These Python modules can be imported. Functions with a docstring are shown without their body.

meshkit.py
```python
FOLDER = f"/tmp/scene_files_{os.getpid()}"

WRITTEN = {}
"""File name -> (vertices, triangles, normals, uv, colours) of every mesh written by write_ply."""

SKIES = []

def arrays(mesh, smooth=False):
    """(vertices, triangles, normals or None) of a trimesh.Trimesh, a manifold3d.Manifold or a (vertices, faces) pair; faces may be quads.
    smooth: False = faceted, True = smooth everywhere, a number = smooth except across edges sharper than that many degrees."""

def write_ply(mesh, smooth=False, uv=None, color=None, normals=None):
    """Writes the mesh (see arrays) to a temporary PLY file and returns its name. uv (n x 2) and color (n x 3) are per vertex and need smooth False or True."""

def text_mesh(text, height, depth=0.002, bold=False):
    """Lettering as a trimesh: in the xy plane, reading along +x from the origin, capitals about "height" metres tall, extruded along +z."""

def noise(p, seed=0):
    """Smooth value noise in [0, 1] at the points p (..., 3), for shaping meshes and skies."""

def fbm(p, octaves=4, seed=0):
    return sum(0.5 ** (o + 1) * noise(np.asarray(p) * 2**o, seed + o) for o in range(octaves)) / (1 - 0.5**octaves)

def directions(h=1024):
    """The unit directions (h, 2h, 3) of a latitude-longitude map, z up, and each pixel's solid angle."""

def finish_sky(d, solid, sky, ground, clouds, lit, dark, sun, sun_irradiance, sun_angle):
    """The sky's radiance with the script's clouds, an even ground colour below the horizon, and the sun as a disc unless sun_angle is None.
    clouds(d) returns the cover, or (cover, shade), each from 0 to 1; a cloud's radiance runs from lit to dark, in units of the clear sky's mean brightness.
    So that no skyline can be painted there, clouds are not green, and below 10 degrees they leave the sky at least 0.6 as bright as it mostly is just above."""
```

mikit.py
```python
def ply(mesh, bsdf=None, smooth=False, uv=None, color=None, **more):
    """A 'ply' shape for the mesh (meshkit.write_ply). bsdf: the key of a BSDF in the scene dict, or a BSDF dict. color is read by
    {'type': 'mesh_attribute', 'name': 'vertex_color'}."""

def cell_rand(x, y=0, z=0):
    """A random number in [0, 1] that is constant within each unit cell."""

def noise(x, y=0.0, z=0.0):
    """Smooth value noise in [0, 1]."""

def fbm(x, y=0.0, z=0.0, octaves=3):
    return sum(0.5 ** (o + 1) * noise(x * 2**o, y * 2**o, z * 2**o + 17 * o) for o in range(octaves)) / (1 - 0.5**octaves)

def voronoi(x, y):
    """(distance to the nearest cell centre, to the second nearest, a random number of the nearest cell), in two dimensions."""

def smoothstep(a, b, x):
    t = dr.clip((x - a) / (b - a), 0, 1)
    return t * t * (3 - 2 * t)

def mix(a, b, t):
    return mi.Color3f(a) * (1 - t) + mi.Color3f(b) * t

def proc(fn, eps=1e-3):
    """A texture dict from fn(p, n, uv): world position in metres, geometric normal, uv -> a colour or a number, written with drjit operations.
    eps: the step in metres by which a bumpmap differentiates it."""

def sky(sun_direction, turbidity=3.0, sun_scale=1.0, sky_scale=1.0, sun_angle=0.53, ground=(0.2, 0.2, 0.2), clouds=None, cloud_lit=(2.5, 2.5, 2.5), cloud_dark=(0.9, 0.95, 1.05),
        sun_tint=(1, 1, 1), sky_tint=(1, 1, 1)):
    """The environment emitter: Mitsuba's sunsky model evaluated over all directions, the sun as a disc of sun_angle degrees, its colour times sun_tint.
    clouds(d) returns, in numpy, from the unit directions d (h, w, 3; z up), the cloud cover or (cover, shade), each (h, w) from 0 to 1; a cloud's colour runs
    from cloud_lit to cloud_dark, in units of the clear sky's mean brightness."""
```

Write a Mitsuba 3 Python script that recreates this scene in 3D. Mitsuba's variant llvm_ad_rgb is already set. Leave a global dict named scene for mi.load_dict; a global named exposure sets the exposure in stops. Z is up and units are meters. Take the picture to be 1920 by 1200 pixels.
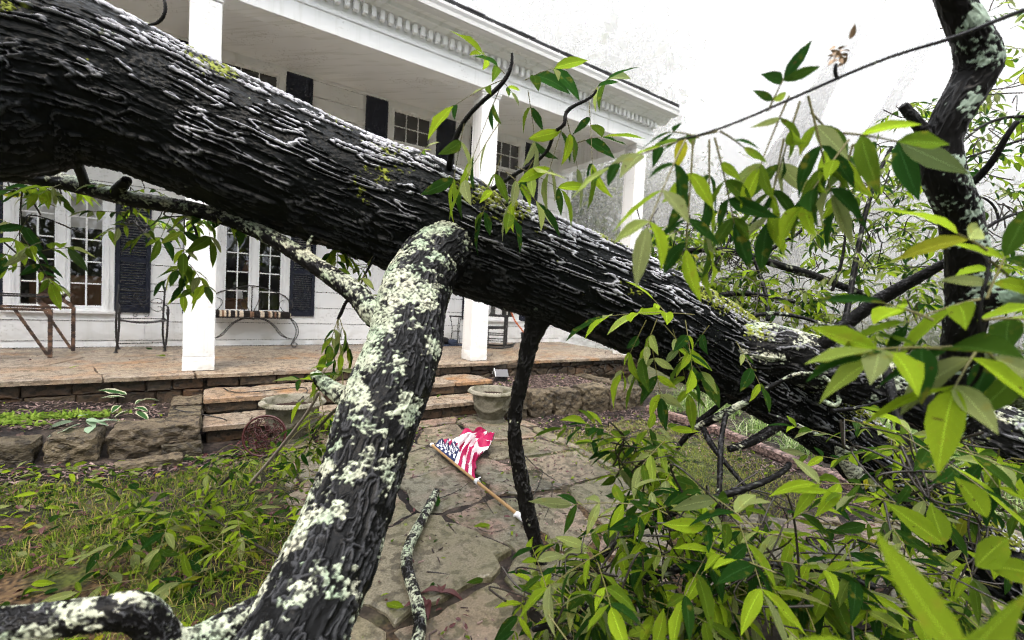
import math, random, numpy as np, trimesh, manifold3d as m3, drjit as dr, mitsuba as mi, mikit, meshkit
from shapely.geometry import Polygon, box as sbox, LineString, Point
from shapely import affinity
from shapely.ops import voronoi_diagram, unary_union
from shapely.geometry import MultiPoint
from scipy.interpolate import CubicSpline
T = mi.ScalarTransform4f
random.seed(7); rng = np.random.default_rng(11)
scene, labels = {}, {}

# ------------------------------------------------------------------ camera, sky, haze, exposure
FOC = 839.27                       # focal length in pixels of the 1920-wide photograph
EYE = np.array([0.0, 0.0, 1.52])   # metres; the path lies at z = 0, the porch floor at z = 0.52
yw, pt, rl = np.radians([33.99, -2.486, 2.988])
FWD = np.array([math.sin(yw)*math.cos(pt), math.cos(yw)*math.cos(pt), math.sin(pt)])
r0 = np.array([math.cos(yw), -math.sin(yw), 0.0]); u0 = np.cross(r0, FWD)
RIGHT = math.cos(rl)*r0 + math.sin(rl)*u0
UP = -math.sin(rl)*r0 + math.cos(rl)*u0
scene['camera'] = {'type': 'thinlens', 'fov': 2*math.degrees(math.atan(960/FOC)), 'aperture_radius': 0.0026, 'focus_distance': 3.0,
                   'near_clip': 0.02, 'far_clip': 400.0, 'medium': {'type': 'ref', 'id': 'fog'},
                   'to_world': T().look_at(origin=EYE.tolist(), target=(EYE+FWD).tolist(), up=UP.tolist())}
def cloud_layer(d):
    e = np.clip(d[..., 2], 0, 1)
    return np.ones(e.shape), (1-e)**1.6
scene['sky_light'] = mikit.sky((-0.45, -0.5, 0.9), turbidity=4, sun_scale=0.22, sun_angle=30, clouds=cloud_layer,
                         cloud_lit=(3.5, 3.62, 3.85), cloud_dark=(1.27, 1.34, 1.48), sun_tint=(0.94, 0.98, 1.06), ground=(0.12, 0.12, 0.1))
exposure = 3.6

# the fog bank: thin over the yard, thickening beyond the house and among the far trees
HX0, HX1, HY0, HY1, HZ0, HZ1 = -24.0, 62.0, -24.0, 62.0, -3.0, 27.0
gx, gy, gz = np.meshgrid(np.linspace(HX0, HX1, 44), np.linspace(HY0, HY1, 44), np.linspace(HZ0, HZ1, 8), indexing='ij')
rr = np.hypot(np.maximum(gx, 0), np.maximum(gy, 0))
tt = np.clip((rr-10.0)/3.2, 0, 1)
dens = 0.0006 + 0.15*tt*tt*(3-2*tt)*(0.75+0.5*meshkit.fbm(np.stack([gx, gy, gz*2], -1)/7.0, 2))
scene['fog'] = {'type': 'heterogeneous', 'albedo': {'type': 'rgb', 'value': [0.985, 0.987, 0.99]}, 'scale': 1.0,
                'sigma_t': {'type': 'gridvolume', 'grid': mi.VolumeGrid(np.ascontiguousarray(dens.transpose(2, 1, 0)[..., None]).astype(np.float32)),
                            'to_world': T().translate([HX0, HY0, HZ0]).scale([HX1-HX0, HY1-HY0, HZ1-HZ0])}}
scene['haze'] = {'type': 'cube', 'bsdf': {'type': 'null'}, 'interior': {'type': 'ref', 'id': 'fog'},
                 'to_world': T().translate([(HX0+HX1)/2, (HY0+HY1)/2, (HZ0+HZ1)/2]).scale([(HX1-HX0)/2, (HY1-HY0)/2, (HZ1-HZ0)/2])}
labels['haze'] = {'label': 'pale fog bank hanging behind the house and among the far trees', 'category': 'fog', 'kind': 'stuff'}

# ------------------------------------------------------------------ helpers
def P(px, py, d):                  # the point seen at a photograph pixel, d metres ahead of the lens
    return EYE + d*(RIGHT*(px-960)/FOC - UP*(py-600)/FOC + FWD)
def onplane(px, py, axis, v):
    r = P(px, py, 1.0)-EYE
    return EYE + r*((v-EYE[axis])/r[axis])
def project(p):
    v = np.asarray(p, float)-EYE; d = v@FWD
    return np.stack([960+FOC*(v@RIGHT)/d, 600-FOC*(v@UP)/d, d], -1)
used = {}
def numbered(k):
    n = used.get(k, 0); used[k] = n+1
    return k if n == 0 else f'{k}_{n:03d}'
def add(key, mesh, bsdf, smooth=False, uv=None, color=None, **more):
    k = numbered(key)
    scene[k] = mikit.ply(mesh, bsdf, smooth=smooth, uv=uv, color=color, **more)
    return k
def tag(key, label=None, cat=None, group=None, kind=None):
    d = {}
    if label: d['label'] = label
    if cat: d['category'] = cat
    if group: d['group'] = group
    if kind: d['kind'] = kind
    labels[key] = d
def thing(name, label, cat, group=None):
    k = numbered(name); tag(k, label, cat, group); return k
def cat(meshes):
    return trimesh.util.concatenate(list(meshes))
def tm(v, f):
    f = np.asarray(f)
    if f.shape[1] == 4: f = np.vstack([f[:, [0, 1, 2]], f[:, [0, 2, 3]]])
    return trimesh.Trimesh(np.asarray(v, float), f, process=False)
def bx(x0, x1, y0, y1, z0, z1, c=0.0):
    if c <= 0:
        m = trimesh.creation.box(extents=(x1-x0, y1-y0, z1-z0)); m.apply_translation(((x0+x1)/2, (y0+y1)/2, (z0+z1)/2)); return m
    pts = []
    for sx in (0, 1):
        for sy in (0, 1):
            for sz in (0, 1):
                p = np.array([(x0, x1)[sx], (y0, y1)[sy], (z0, z1)[sz]]); s = np.array([1-2*sx, 1-2*sy, 1-2*sz])*c
                for k in range(3):
                    q = p+s; q[k] = p[k]; pts.append(q)
    return trimesh.convex.convex_hull(np.array(pts))
def frames(pts):
    p = np.asarray(pts, float); t = np.gradient(p, axis=0); t /= np.linalg.norm(t, axis=1, keepdims=True)+1e-12
    a = np.cross(t[0], [0, 0, 1.0]) if abs(t[0][2]) < 0.9 else np.cross(t[0], [1.0, 0, 0])
    a /= np.linalg.norm(a); A = [a]
    for i in range(1, len(p)):
        a = A[-1]-t[i]*(A[-1]@t[i]); a /= np.linalg.norm(a)+1e-12; A.append(a)
    A = np.array(A); return t, A, np.cross(t, A)
def tube(pts, r, n=8, caps=True):
    p = np.asarray(pts, float); r = np.broadcast_to(np.asarray(r, float), (len(p),)); t, a, b = frames(p)
    th = np.arange(n)*2*math.pi/n
    v = p[:, None]+r[:, None, None]*(np.cos(th)[None, :, None]*a[:, None]+np.sin(th)[None, :, None]*b[:, None])
    v = v.reshape(-1, 3); f = []
    i, j = np.meshgrid(np.arange(len(p)-1), np.arange(n), indexing='ij'); i = i.ravel(); j = j.ravel(); k = (j+1) % n
    f = np.stack([i*n+j, i*n+k, (i+1)*n+k, (i+1)*n+j], 1); f = np.vstack([f[:, [0, 1, 2]], f[:, [0, 2, 3]]])
    if caps:
        v = np.vstack([v, p[:1], p[-1:]]); m = len(v); j = np.arange(n); k = (j+1) % n; L = (len(p)-1)*n
        f = np.vstack([f, np.stack([k, j, np.full(n, m-2)], 1), np.stack([L+j, L+k, np.full(n, m-1)], 1)])
    return tm(v, f)
def spline(pts, n):
    p = np.asarray(pts, float); s = np.concatenate([[0], np.cumsum(np.linalg.norm(np.diff(p[:, :3], axis=0), axis=1))])
    return CubicSpline(s, p)(np.linspace(0, s[-1], n))
def lathe(prof, n=32, center=(0, 0, 0)):
    prof = np.asarray(prof, float); th = np.arange(n)*2*math.pi/n
    v = np.stack([prof[:, None, 0]*np.cos(th), prof[:, None, 0]*np.sin(th), np.broadcast_to(prof[:, None, 1], (len(prof), n))], -1).reshape(-1, 3)
    i, j = np.meshgrid(np.arange(len(prof)-1), np.arange(n), indexing='ij'); i = i.ravel(); j = j.ravel(); k = (j+1) % n
    return tm(v+np.array(center), np.stack([i*n+j, i*n+k, (i+1)*n+k, (i+1)*n+j], 1))
def prism(poly, z0, z1):
    m = trimesh.creation.extrude_polygon(poly, z1-z0, engine='earcut'); m.apply_translation((0, 0, z0)); return m
def rock(sx, sy, sz, seed, n=2, rough=0.16, blocky=0.6):
    m = trimesh.creation.icosphere(subdivisions=n); v = np.array(m.vertices)
    q = v/np.max(np.abs(v), axis=1, keepdims=True); v = v*(1-blocky)+q*blocky*0.86
    v *= 1+rough*(meshkit.fbm(v*1.6+seed*7.3, 3, seed)[:, None]-0.5)*2
    m.vertices = v*np.array([sx, sy, sz])/2*1.08; return m
def place(m, loc=(0, 0, 0), rz=0.0, rx=0.0, ry=0.0):
    m = m.copy()
    M = trimesh.transformations.euler_matrix(rx, ry, rz, 'sxyz'); M[:3, 3] = loc; m.apply_transform(M); return m

# ------------------------------------------------------------------ materials
def plain(name, col, rough=0.5, spec=0.5, metallic=0.0, **k):
    scene[name] = {'type': 'twosided', 'bsdf': {'type': 'principled', 'base_color': {'type': 'rgb', 'value': list(col)}, 'roughness': rough, 'specular': spec, 'metallic': metallic, **k}}
def textured(name, fn, rough=0.5, spec=0.5, bump=None, bump_scale=1.0, eps=2e-3, **k):
    b = {'type': 'principled', 'base_color': mikit.proc(fn), 'roughness': rough, 'specular': spec, **k}
    if bump is not None: b = {'type': 'bumpmap', 'arbitrary': mikit.proc(bump, eps), 'scale': bump_scale, 'bsdf': b}
    scene[name] = {'type': 'twosided', 'bsdf': b}
nz, fb, ss, mix = mikit.noise, mikit.fbm, mikit.smoothstep, mikit.mix
def c_paint(p, n, uv):
    a = fb(p.x*2.3, p.y*2.3, p.z*2.3, 4); s = ss(0.66, 0.80, nz(p.x*38, p.y*38, p.z*38))*ss(0.5, 0.7, nz(p.x*3, p.y*3, p.z*3))
    low = ss(0.95, 0.5, p.z)*ss(0.35, 0.7, fb(p.x*6, p.y*6, p.z*9, 3))
    c = mix((0.87, 0.875, 0.885), (0.78, 0.785, 0.79), a)
    run = ss(0.52, 0.78, fb((p.x+p.y)*16, p.z*0.9, p.y*2, 4)); c = mix(c, (0.60, 0.60, 0.57), run*0.45)
    return mix(mix(c, (0.42, 0.39, 0.33), low*0.45), (0.45, 0.43, 0.40), s*0.35)
textured('white_paint', c_paint, 0.42, 0.45)
plain('gutter_metal', (0.74, 0.74, 0.75), 0.35)
plain('shutter_paint', (0.008, 0.011, 0.024), 0.5, 0.25)
plain('shingle', (0.13, 0.13, 0.14), 0.8)
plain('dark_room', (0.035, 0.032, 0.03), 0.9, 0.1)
plain('blind_cloth', (0.55, 0.54, 0.52), 0.9, 0.1)
plain('black_iron', (0.012, 0.011, 0.011), 0.4)
plain('black_wood', (0.012, 0.012, 0.013), 0.4)
scene['pane_glass'] = {'type': 'thindielectric', 'int_ior': 1.5}
def c_rust(p, n, uv):
    a = fb(p.x*22, p.y*22, p.z*22, 4)
    return mix((0.03, 0.02, 0.016), (0.19, 0.11, 0.07), ss(0.35, 0.8, a))
textured('rusty_iron', c_rust, 0.65, 0.3)
plain('brown_cloth', (0.13, 0.065, 0.035), 0.9, 0.1)
plain('brass', (0.35, 0.25, 0.10), 0.35, 0.5, 0.8)
plain('white_card', (0.7, 0.7, 0.68), 0.8)
def stone_tone(pal, vein=8.0, moss=0.0):
    def fn(p, n, uv):
        r = mikit.cell_rand(dr.floor(uv.x*97.0), 3); r2 = mikit.cell_rand(dr.floor(uv.x*97.0), 9)
        a = fb(p.x*3.1+r*9, p.y*3.1, p.z*3.1, 4); b = fb(p.x*vein*3, p.y*vein*3, p.z*vein*3+r*5, 3)
        g = nz(p.x*140, p.y*140, p.z*140)
        c = mix(mix(pal[0], pal[1], r), pal[2], ss(0.42, 0.68, a)*r2)
        c = mix(c, pal[3], ss(0.42, 0.66, b)*0.75)
        d = ss(0.55, 0.75, fb(p.x*1.7+3, p.y*1.7+r*3, p.z*2+7, 4)); c = mix(c, pal[3], d*0.5)
        if moss > 0: c = mix(c, (0.085, 0.095, 0.028), moss*ss(0.52, 0.66, fb(p.x*2.6+9, p.y*2.6+r, 5.0, 4))*(0.5+0.5*g))
        return c*(0.6+0.6*g)*(0.7+0.6*b)
    return fn
def stone_bump(f, a):
    def fn(p, n, uv): return a*(fb(p.x*f, p.y*f, p.z*f, 4)+0.25*nz(p.x*f*9, p.y*f*9, p.z*f*9))
    return fn
textured('porch_stone', stone_tone([(0.33, 0.265, 0.195), (0.28, 0.235, 0.19), (0.34, 0.19, 0.09), (0.09, 0.068, 0.048)]), 0.42, 0.5, stone_bump(9, 0.012), 1.0)
textured('path_stone', stone_tone([(0.23, 0.195, 0.135), (0.165, 0.155, 0.115), (0.28, 0.175, 0.145), (0.04, 0.034, 0.022)], 8.0, 0.35), 0.38, 0.5, stone_bump(8, 0.014), 1.0)
textured('wall_stone', stone_tone([(0.085, 0.06, 0.036), (0.045, 0.033, 0.023), (0.12, 0.06, 0.028), (0.012, 0.010, 0.008)]), 0.55, 0.4, stone_bump(11, 0.02), 1.0)
textured('boulder_stone', stone_tone([(0.13, 0.10, 0.066), (0.085, 0.07, 0.045), (0.17, 0.135, 0.085), (0.012, 0.010, 0.008)]), 0.6, 0.35, stone_bump(12, 0.03), 1.0)
def vcol(name, rough, spec=0.5, **k):
    scene[name] = {'type': 'twosided', 'bsdf': {'type': 'principled', 'base_color': {'type': 'mesh_attribute', 'name': 'vertex_color'}, 'roughness': rough, 'specular': spec, **k}}
vcol('bark', 0.40, 0.10)
vcol('tinted', 0.6, 0.3)
vcol('tinted_wet', 0.3, 0.6)
def leaf_color(p, n, uv):
    i = dr.floor(uv.x); u = uv.x-i; v = dr.abs(uv.y-0.5)*2
    r = mikit.cell_rand(i, 1); r2 = mikit.cell_rand(i, 2); r3 = mikit.cell_rand(i, 5)
    c = mix((0.018, 0.060, 0.010), (0.32, 0.46, 0.026), ss(0.0, 0.95, r)*ss(0.0, 0.95, r))
    c = mix(c, (0.50, 0.47, 0.03), ss(0.975, 0.992, r2)*0.8)
    c = mix(c, (0.36, 0.40, 0.17), ss(0.78, 0.88, r3)*0.75)
    vein = ss(0.07, 0.02, v)
    side = dr.abs(dr.sin((u*11.0-v*2.2)*3.14159)); vein = dr.maximum(vein, ss(0.10, 0.02, side)*0.35)
    c = mix(c, c*1.9+0.02, vein*0.7)
    blot = ss(0.62, 0.8, fb(p.x*55, p.y*55, p.z*55, 3)); spot = ss(0.90, 0.94, nz(p.x*120+i, p.y*120, p.z*120))
    c = mix(c, (0.36, 0.30, 0.04), blot*0.35)
    return mix(c, (0.09, 0.05, 0.02), spot*0.8)
scene['leaf'] = {'type': 'principledthin', 'base_color': mikit.proc(leaf_color), 'roughness': 0.2, 'eta': 2.1, 'diff_trans': 1.25, 'spec_trans': 0.0}
def far_leaf_color(p, n, uv):
    i = dr.floor(uv.x); r = mikit.cell_rand(i, 1)
    return mix((0.06, 0.085, 0.03), (0.17, 0.20, 0.08), r)
scene['far_leaf'] = {'type': 'principledthin', 'base_color': mikit.proc(far_leaf_color), 'roughness': 0.5, 'eta': 1.4, 'diff_trans': 0.9, 'spec_trans': 0.0}
# ------------------------------------------------------------------ the house
FZ, WY, CZ = 0.52, 8.85, 5.31          # porch floor, wall plane, porch ceiling
XE = 7.56                              # right-hand corner of the house
thing('house', 'white two-storey house with tall square porch columns, dark shutters and a dentil cornice', 'house')
LOW = [(-2.32, -1.19), (0.05, 1.15), (5.03, 6.13)]
UPW = [(-0.06, 1.00), (2.79, 3.81), (5.05, 6.06)]
DOOR = (2.60, 4.08)
LZ, UZ, DZ = (1.01, 2.86), (3.84, 5.26), (FZ, 3.0)
wallpoly = sbox(-5.0, 0.0, XE, 5.6)
for a, b in LOW: wallpoly = wallpoly.difference(sbox(a+0.06, LZ[0]+0.06, b-0.06, LZ[1]-0.06))
for a, b in UPW: wallpoly = wallpoly.difference(sbox(a+0.06, UZ[0]+0.06, b-0.06, UZ[1]-0.03))
wallpoly = wallpoly.difference(sbox(DOOR[0]+0.2, FZ, DOOR[1]-0.2, DZ[1]-0.1))
m = trimesh.creation.extrude_polygon(wallpoly, 0.16, engine='earcut')
v = np.array(m.vertices); m = trimesh.Trimesh(np.stack([v[:, 0], WY+0.02+v[:, 2], v[:, 1]], 1), m.faces[:, ::-1], process=False)
plain('gap_shade', (0.03, 0.03, 0.03), 0.9, 0.1)  # wall core coloured near black so the siding gaps read as shadow lines
add('house__wall', m, 'gap_shade')
add('house__wall', bx(XE-0.16, XE-0.01, WY+0.18, 15.0, 0, 5.6), 'white_paint')
# lapped boards, cut where the windows and the door stand
def board(x0, x1, z0, z1):
    y0, y1 = WY-0.020, WY-0.002
    v = [(x0, y0, z0), (x1, y0, z0), (x1, y1, z1), (x0, y1, z1), (x0, WY+0.019, z0), (x1, WY+0.019, z0), (x1, WY+0.019, z1), (x0, WY+0.019, z1)]
    f = [(0, 1, 2, 3), (5, 4, 7, 6), (4, 5, 1, 0), (3, 2, 6, 7), (4, 0, 3, 7), (1, 5, 6, 2)]
    return tm(v, np.array(f))
zl = [FZ+0.002]+[0.62+0.2905*k for k in range(1, 17)]+[CZ-0.14]
zl[1] = 0.62
zl = [FZ+0.002]+[z for z in (0.62+0.2905*k for k in range(17)) if z < CZ-0.2]+[CZ-0.052]
for za, zb in zip(zl[:-1], zl[1:]):
    cuts = []
    for (w, zz) in [(w, LZ) for w in LOW]+[(w, UZ) for w in UPW]+[(DOOR, DZ)]:
        if za < zz[1]-0.02 and zb > zz[0]+0.02: 
            cuts.append((w[0]+0.02, w[1]-0.02))
            if zz[0]-za > 0.03: add('house__siding_board', board(w[0]+0.02, w[1]-0.02, za, zz[0]-0.004), 'white_paint')
            if zb-zz[1] > 0.03: add('house__siding_board', board(w[0]+0.02, w[1]-0.02, zz[1]+0.004, zb-0.0085), 'white_paint')
    x = -4.6
    for a, b in sorted(cuts)+[(XE-0.10, XE)]:
        if a-x > 0.05:
            # long runs are butted from two boards
            parts = [(x, a)] if a-x < 3.2 else [(x, x+(a-x)*rng.uniform(0.4, 0.6)), None]
            if parts[-1] is None: parts = [parts[0], (parts[0][1]+0.003, a)]
            for s, e in parts: add('house__siding_board', board(s, e, za, zb-0.0085), 'white_paint')
        x = b
add('house__corner_board', bx(XE-0.105, XE+0.012, WY-0.03, WY+0.10, 0.1, CZ-0.002, 0.004), 'white_paint')
add('house__frieze_board', bx(-5, XE+0.01, WY-0.035, WY-0.001, CZ-0.058, CZ-0.003, 0.003), 'white_paint')

def window(x0, x1, z0, z1, kind):
    k = numbered('house__window'); y = WY-0.03
    casing = 0.105
    def fr(parts, name, c=0.004): add(f'{k}__{name}', cat(bx(*p, c) for p in parts), 'white_paint')
    fr([(x0, x0+casing, y-0.02, WY+0.1, z0+0.05, z1-casing-.001), (x1-casing, x1, y-0.02, WY+0.1, z0+0.05, z1-casing-.001), (x0-0.006, x1+0.006, y-0.026, WY+0.1, z1-casing, z1),
        (x0+casing*0.55, x0+casing*0.75, y-0.034, y-0.0202, z0+0.06, z1-casing-.002), (x1-casing*0.75, x1-casing*0.55, y-0.034, y-0.0202, z0+0.06, z1-casing-.002)], 'frame')
    add(f'{k}__sill', bx(x0-0.025, x1+0.025, y-0.06, WY+0.1, z0, z0+0.05, 0.008), 'white_paint')
    gx0, gx1, gz0, gz1 = x0+casing, x1-casing, z0+0.05, z1-casing
    sash, panes = [], []
    def leaf(a, b, c, d, nx, nz_, yy, st=0.042, mu=0.020):
        sash.extend([bx(a, a+st, yy, yy+0.045, c, d, 0.003), bx(b-st, b, yy, yy+0.045, c, d, 0.003), bx(a+st, b-st, yy+.001, yy+0.044, c, c+st*1.6, 0.003), bx(a+st, b-st, yy+.001, yy+0.044, d-st, d, 0.003)])
        a2, b2, c2, d2 = a+st, b-st, c+st*1.6, d-st
        xs = np.linspace(a2, b2, nx+1); zs = np.linspace(c2, d2, nz_+1)
        for t in xs[1:-1]: sash.append(bx(t-mu/2, t+mu/2, yy+0.004, yy+0.034, c2, d2, 0.003))
        for s_, e_ in zip(xs[:-1], xs[1:]):
            for t in zs[1:-1]: sash.append(bx(s_+mu/2, e_-mu/2, yy+0.006, yy+0.032, t-mu/2, t+mu/2, 0.003))
        for s_, e_ in zip(xs[:-1], xs[1:]):
            for p_, q_ in zip(zs[:-1], zs[1:]):
                w = rng.uniform(-.0012, .0012, 2)
                panes.append(tm([(s_, yy+0.020+w[0], p_), (e_, yy+0.020-w[0], p_), (e_, yy+0.020+w[1], q_), (s_, yy+0.020-w[1], q_)], np.array([[0, 1, 2, 3]])))
    if kind == 'low':
        mid = (gx0+gx1)/2
        sash.append(bx(mid-0.036, mid+0.036, y-0.012, WY+0.09, gz0, gz1, 0.004))
        leaf(gx0, mid-0.037, gz0, gz1, 2, 5, WY-0.012); leaf(mid+0.037, gx1, gz0, gz1, 2, 5, WY-0.012)
    else:
        mz = (gz0+gz1)/2
        leaf(gx0, gx1, mz-0.01, gz1, 3, 2, WY-0.015, 0.034, 0.016); leaf(gx0, gx1, gz0, mz-0.012, 3, 2, WY+0.035, 0.034, 0.016)
    add(f'{k}__sash', cat(sash), 'white_paint')
    for q in panes: add(f'{k}__pane', q, 'pane_glass')
    if kind == 'low':
        for s_, e_, h in ((gx0, (gx0+gx1)/2, 0.20+0.22*(x0 < -1)), ((gx0+gx1)/2, gx1, 0.20+0.30*(x0 < -1))):
            add(f'{k}__blind', bx(s_+0.01, e_-0.01, WY+0.20, WY+0.206, gz1-h, gz1+0.03), 'blind_cloth')
    else:
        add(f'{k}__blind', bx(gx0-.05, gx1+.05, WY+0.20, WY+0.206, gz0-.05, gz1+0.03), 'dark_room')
    return k
for a, b in LOW: window(a, b, *LZ, 'low')
for a, b in UPW: window(a, b, *UZ, 'up')
def shutter(x0, x1, z0, z1, rot=38):
    k = numbered('house__shutter'); y = WY-0.055; s = 0.055
    mz = z0+(z1-z0)*0.44
    add(f'{k}__frame', cat([bx(x0, x0+s, y, y+0.035, z0, z1, 0.004), bx(x1-s, x1, y, y+0.035, z0, z1, 0.004), bx(x0+s, x1-s, y+.001, y+0.034, z0, z0+0.09, 0.003),
        bx(x0+s, x1-s, y+.001, y+0.034, z1-0.07, z1, 0.003), bx(x0+s, x1-s, y+.001, y+0.034, mz-0.04, mz+0.04, 0.003)]), 'shutter_paint')
    sl = []
    for a, b in ((z0+0.09, mz-0.04), (mz+0.04, z1-0.07)):
        n = int((b-a)/0.038)
        for i in range(n):
            q = bx(x0+s+.001, x1-s-.001, -0.020, 0.020, -0.0035, 0.0035)
            sl.append(place(q, (0, y+0.018, a+(i+0.5)*(b-a)/n), rx=math.radians(rot)))
    kk = add(f'{k}__louvers', cat(sl), 'shutter_paint'); tag(kk, None, None, None, 'stuff')
for a, b in LOW:
    shutter(a-0.425, a-0.005, 1.04, 2.84); shutter(b+0.005, b+0.415, 1.04, 2.84)
for a, b in UPW:
    shutter(a-0.425, a-0.005, 3.84, 5.25, 80); shutter(b+0.005, b+0.43, 3.84, 5.25, 80)
# front door with fluted pilasters
dk = numbered('house__door')
add(f'{dk}__panel', cat([bx(DOOR[0]+0.27, DOOR[1]-0.27, WY+0.05, WY+0.1, FZ+0.02, DZ[1]-0.35, 0.004)]+[bx(x-0.17, x+0.17, WY+0.035, WY+0.0495, z-0.22, z+0.22, 0.01) for x in (3.1, 3.58) for z in (0.95, 1.55, 2.2)]), 'white_paint')
pil = []
for x in (DOOR[0], DOOR[1]-0.265):
    pil += [bx(x, x+0.265, WY-0.06, WY+0.12, FZ+.001, DZ[1]-0.22, 0.005), bx(x-0.02, x+0.285, WY-0.08, WY+0.12, FZ+.002, FZ+0.17, 0.008)]
    pil += [bx(x+0.035+0.045*i, x+0.060+0.045*i, WY-0.072, WY-0.0602, FZ+0.22, DZ[1]-0.3, 0.004) for i in range(5)]
add(f'{dk}__surround', cat(pil+[bx(DOOR[0]-0.05, DOOR[1]+0.05, WY-0.10, WY+0.1, DZ[1]-0.218, DZ[1]+0.05, 0.01)]), 'white_paint')
add(f'{dk}__handle', place(lathe([(0, 0), (0.028, 0.004), (0.03, 0.03), (0.012, 0.04), (0.0, 0.06)], 16), (3.02, WY+0.03, 1.5), rx=math.radians(90)), 'brass', 30)
# rooms behind the panes
add('house__interior', cat([bx(-5, XE-0.2, 12.4, 12.5, 0.4, 5.6), bx(-5, XE-0.17, WY+0.19, 12.39, 0.40, 0.50), bx(-5, XE-0.17, WY+0.19, 12.39, 3.2, 3.3), bx(-5, XE-.17, WY+.19, 12.39, 5.5, 5.6), bx(-5.05, -4.95, WY+.19, 12.39, .501, 5.49),
    bx(1.9, 1.98, WY+.19, 12.39, .501, 3.19), bx(4.55, 4.62, WY+.19, 12.39, .501, 3.19), bx(XE-.3, XE-.22, WY+.19, 12.38, .501, 5.49)]), 'dark_room')
# ceiling, beam, cornice
add('house__ceiling', bx(-5, XE-.02, 6.47, WY-0.002, CZ, CZ+0.05), 'white_paint')
def extr(profile, x0, x1):            # profile in (y, z), run along x
    q = trimesh.creation.extrude_polygon(Polygon(profile), x1-x0, engine='earcut'); v = np.array(q.vertices)
    return trimesh.Trimesh(np.stack([x0+v[:, 2], v[:, 0], v[:, 1]], 1), q.faces, process=False)
BX1 = 7.42
add('house__beam', cat([bx(-5, BX1, 6.22, 6.50, 4.78, 5.42, 0.006), bx(-5, BX1+.01, 6.205, 6.2195, 5.02, 5.06, 0.004)]), 'white_paint')
add('house__beam', bx(BX1-0.30, BX1-.004, 6.503, WY-0.004, 4.785, CZ-0.002, 0.006), 'white_paint')
add('house__fascia', cat([extr([(6.2195, 5.27), (6.10, 5.27), (6.06, 5.31), (6.03, 5.315), (6.01, 5.36), (5.92, 5.375), (5.90, 5.42), (6.2195, 5.47)], -5, XE+.10)]), 'white_paint')
x = 0.2
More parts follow.
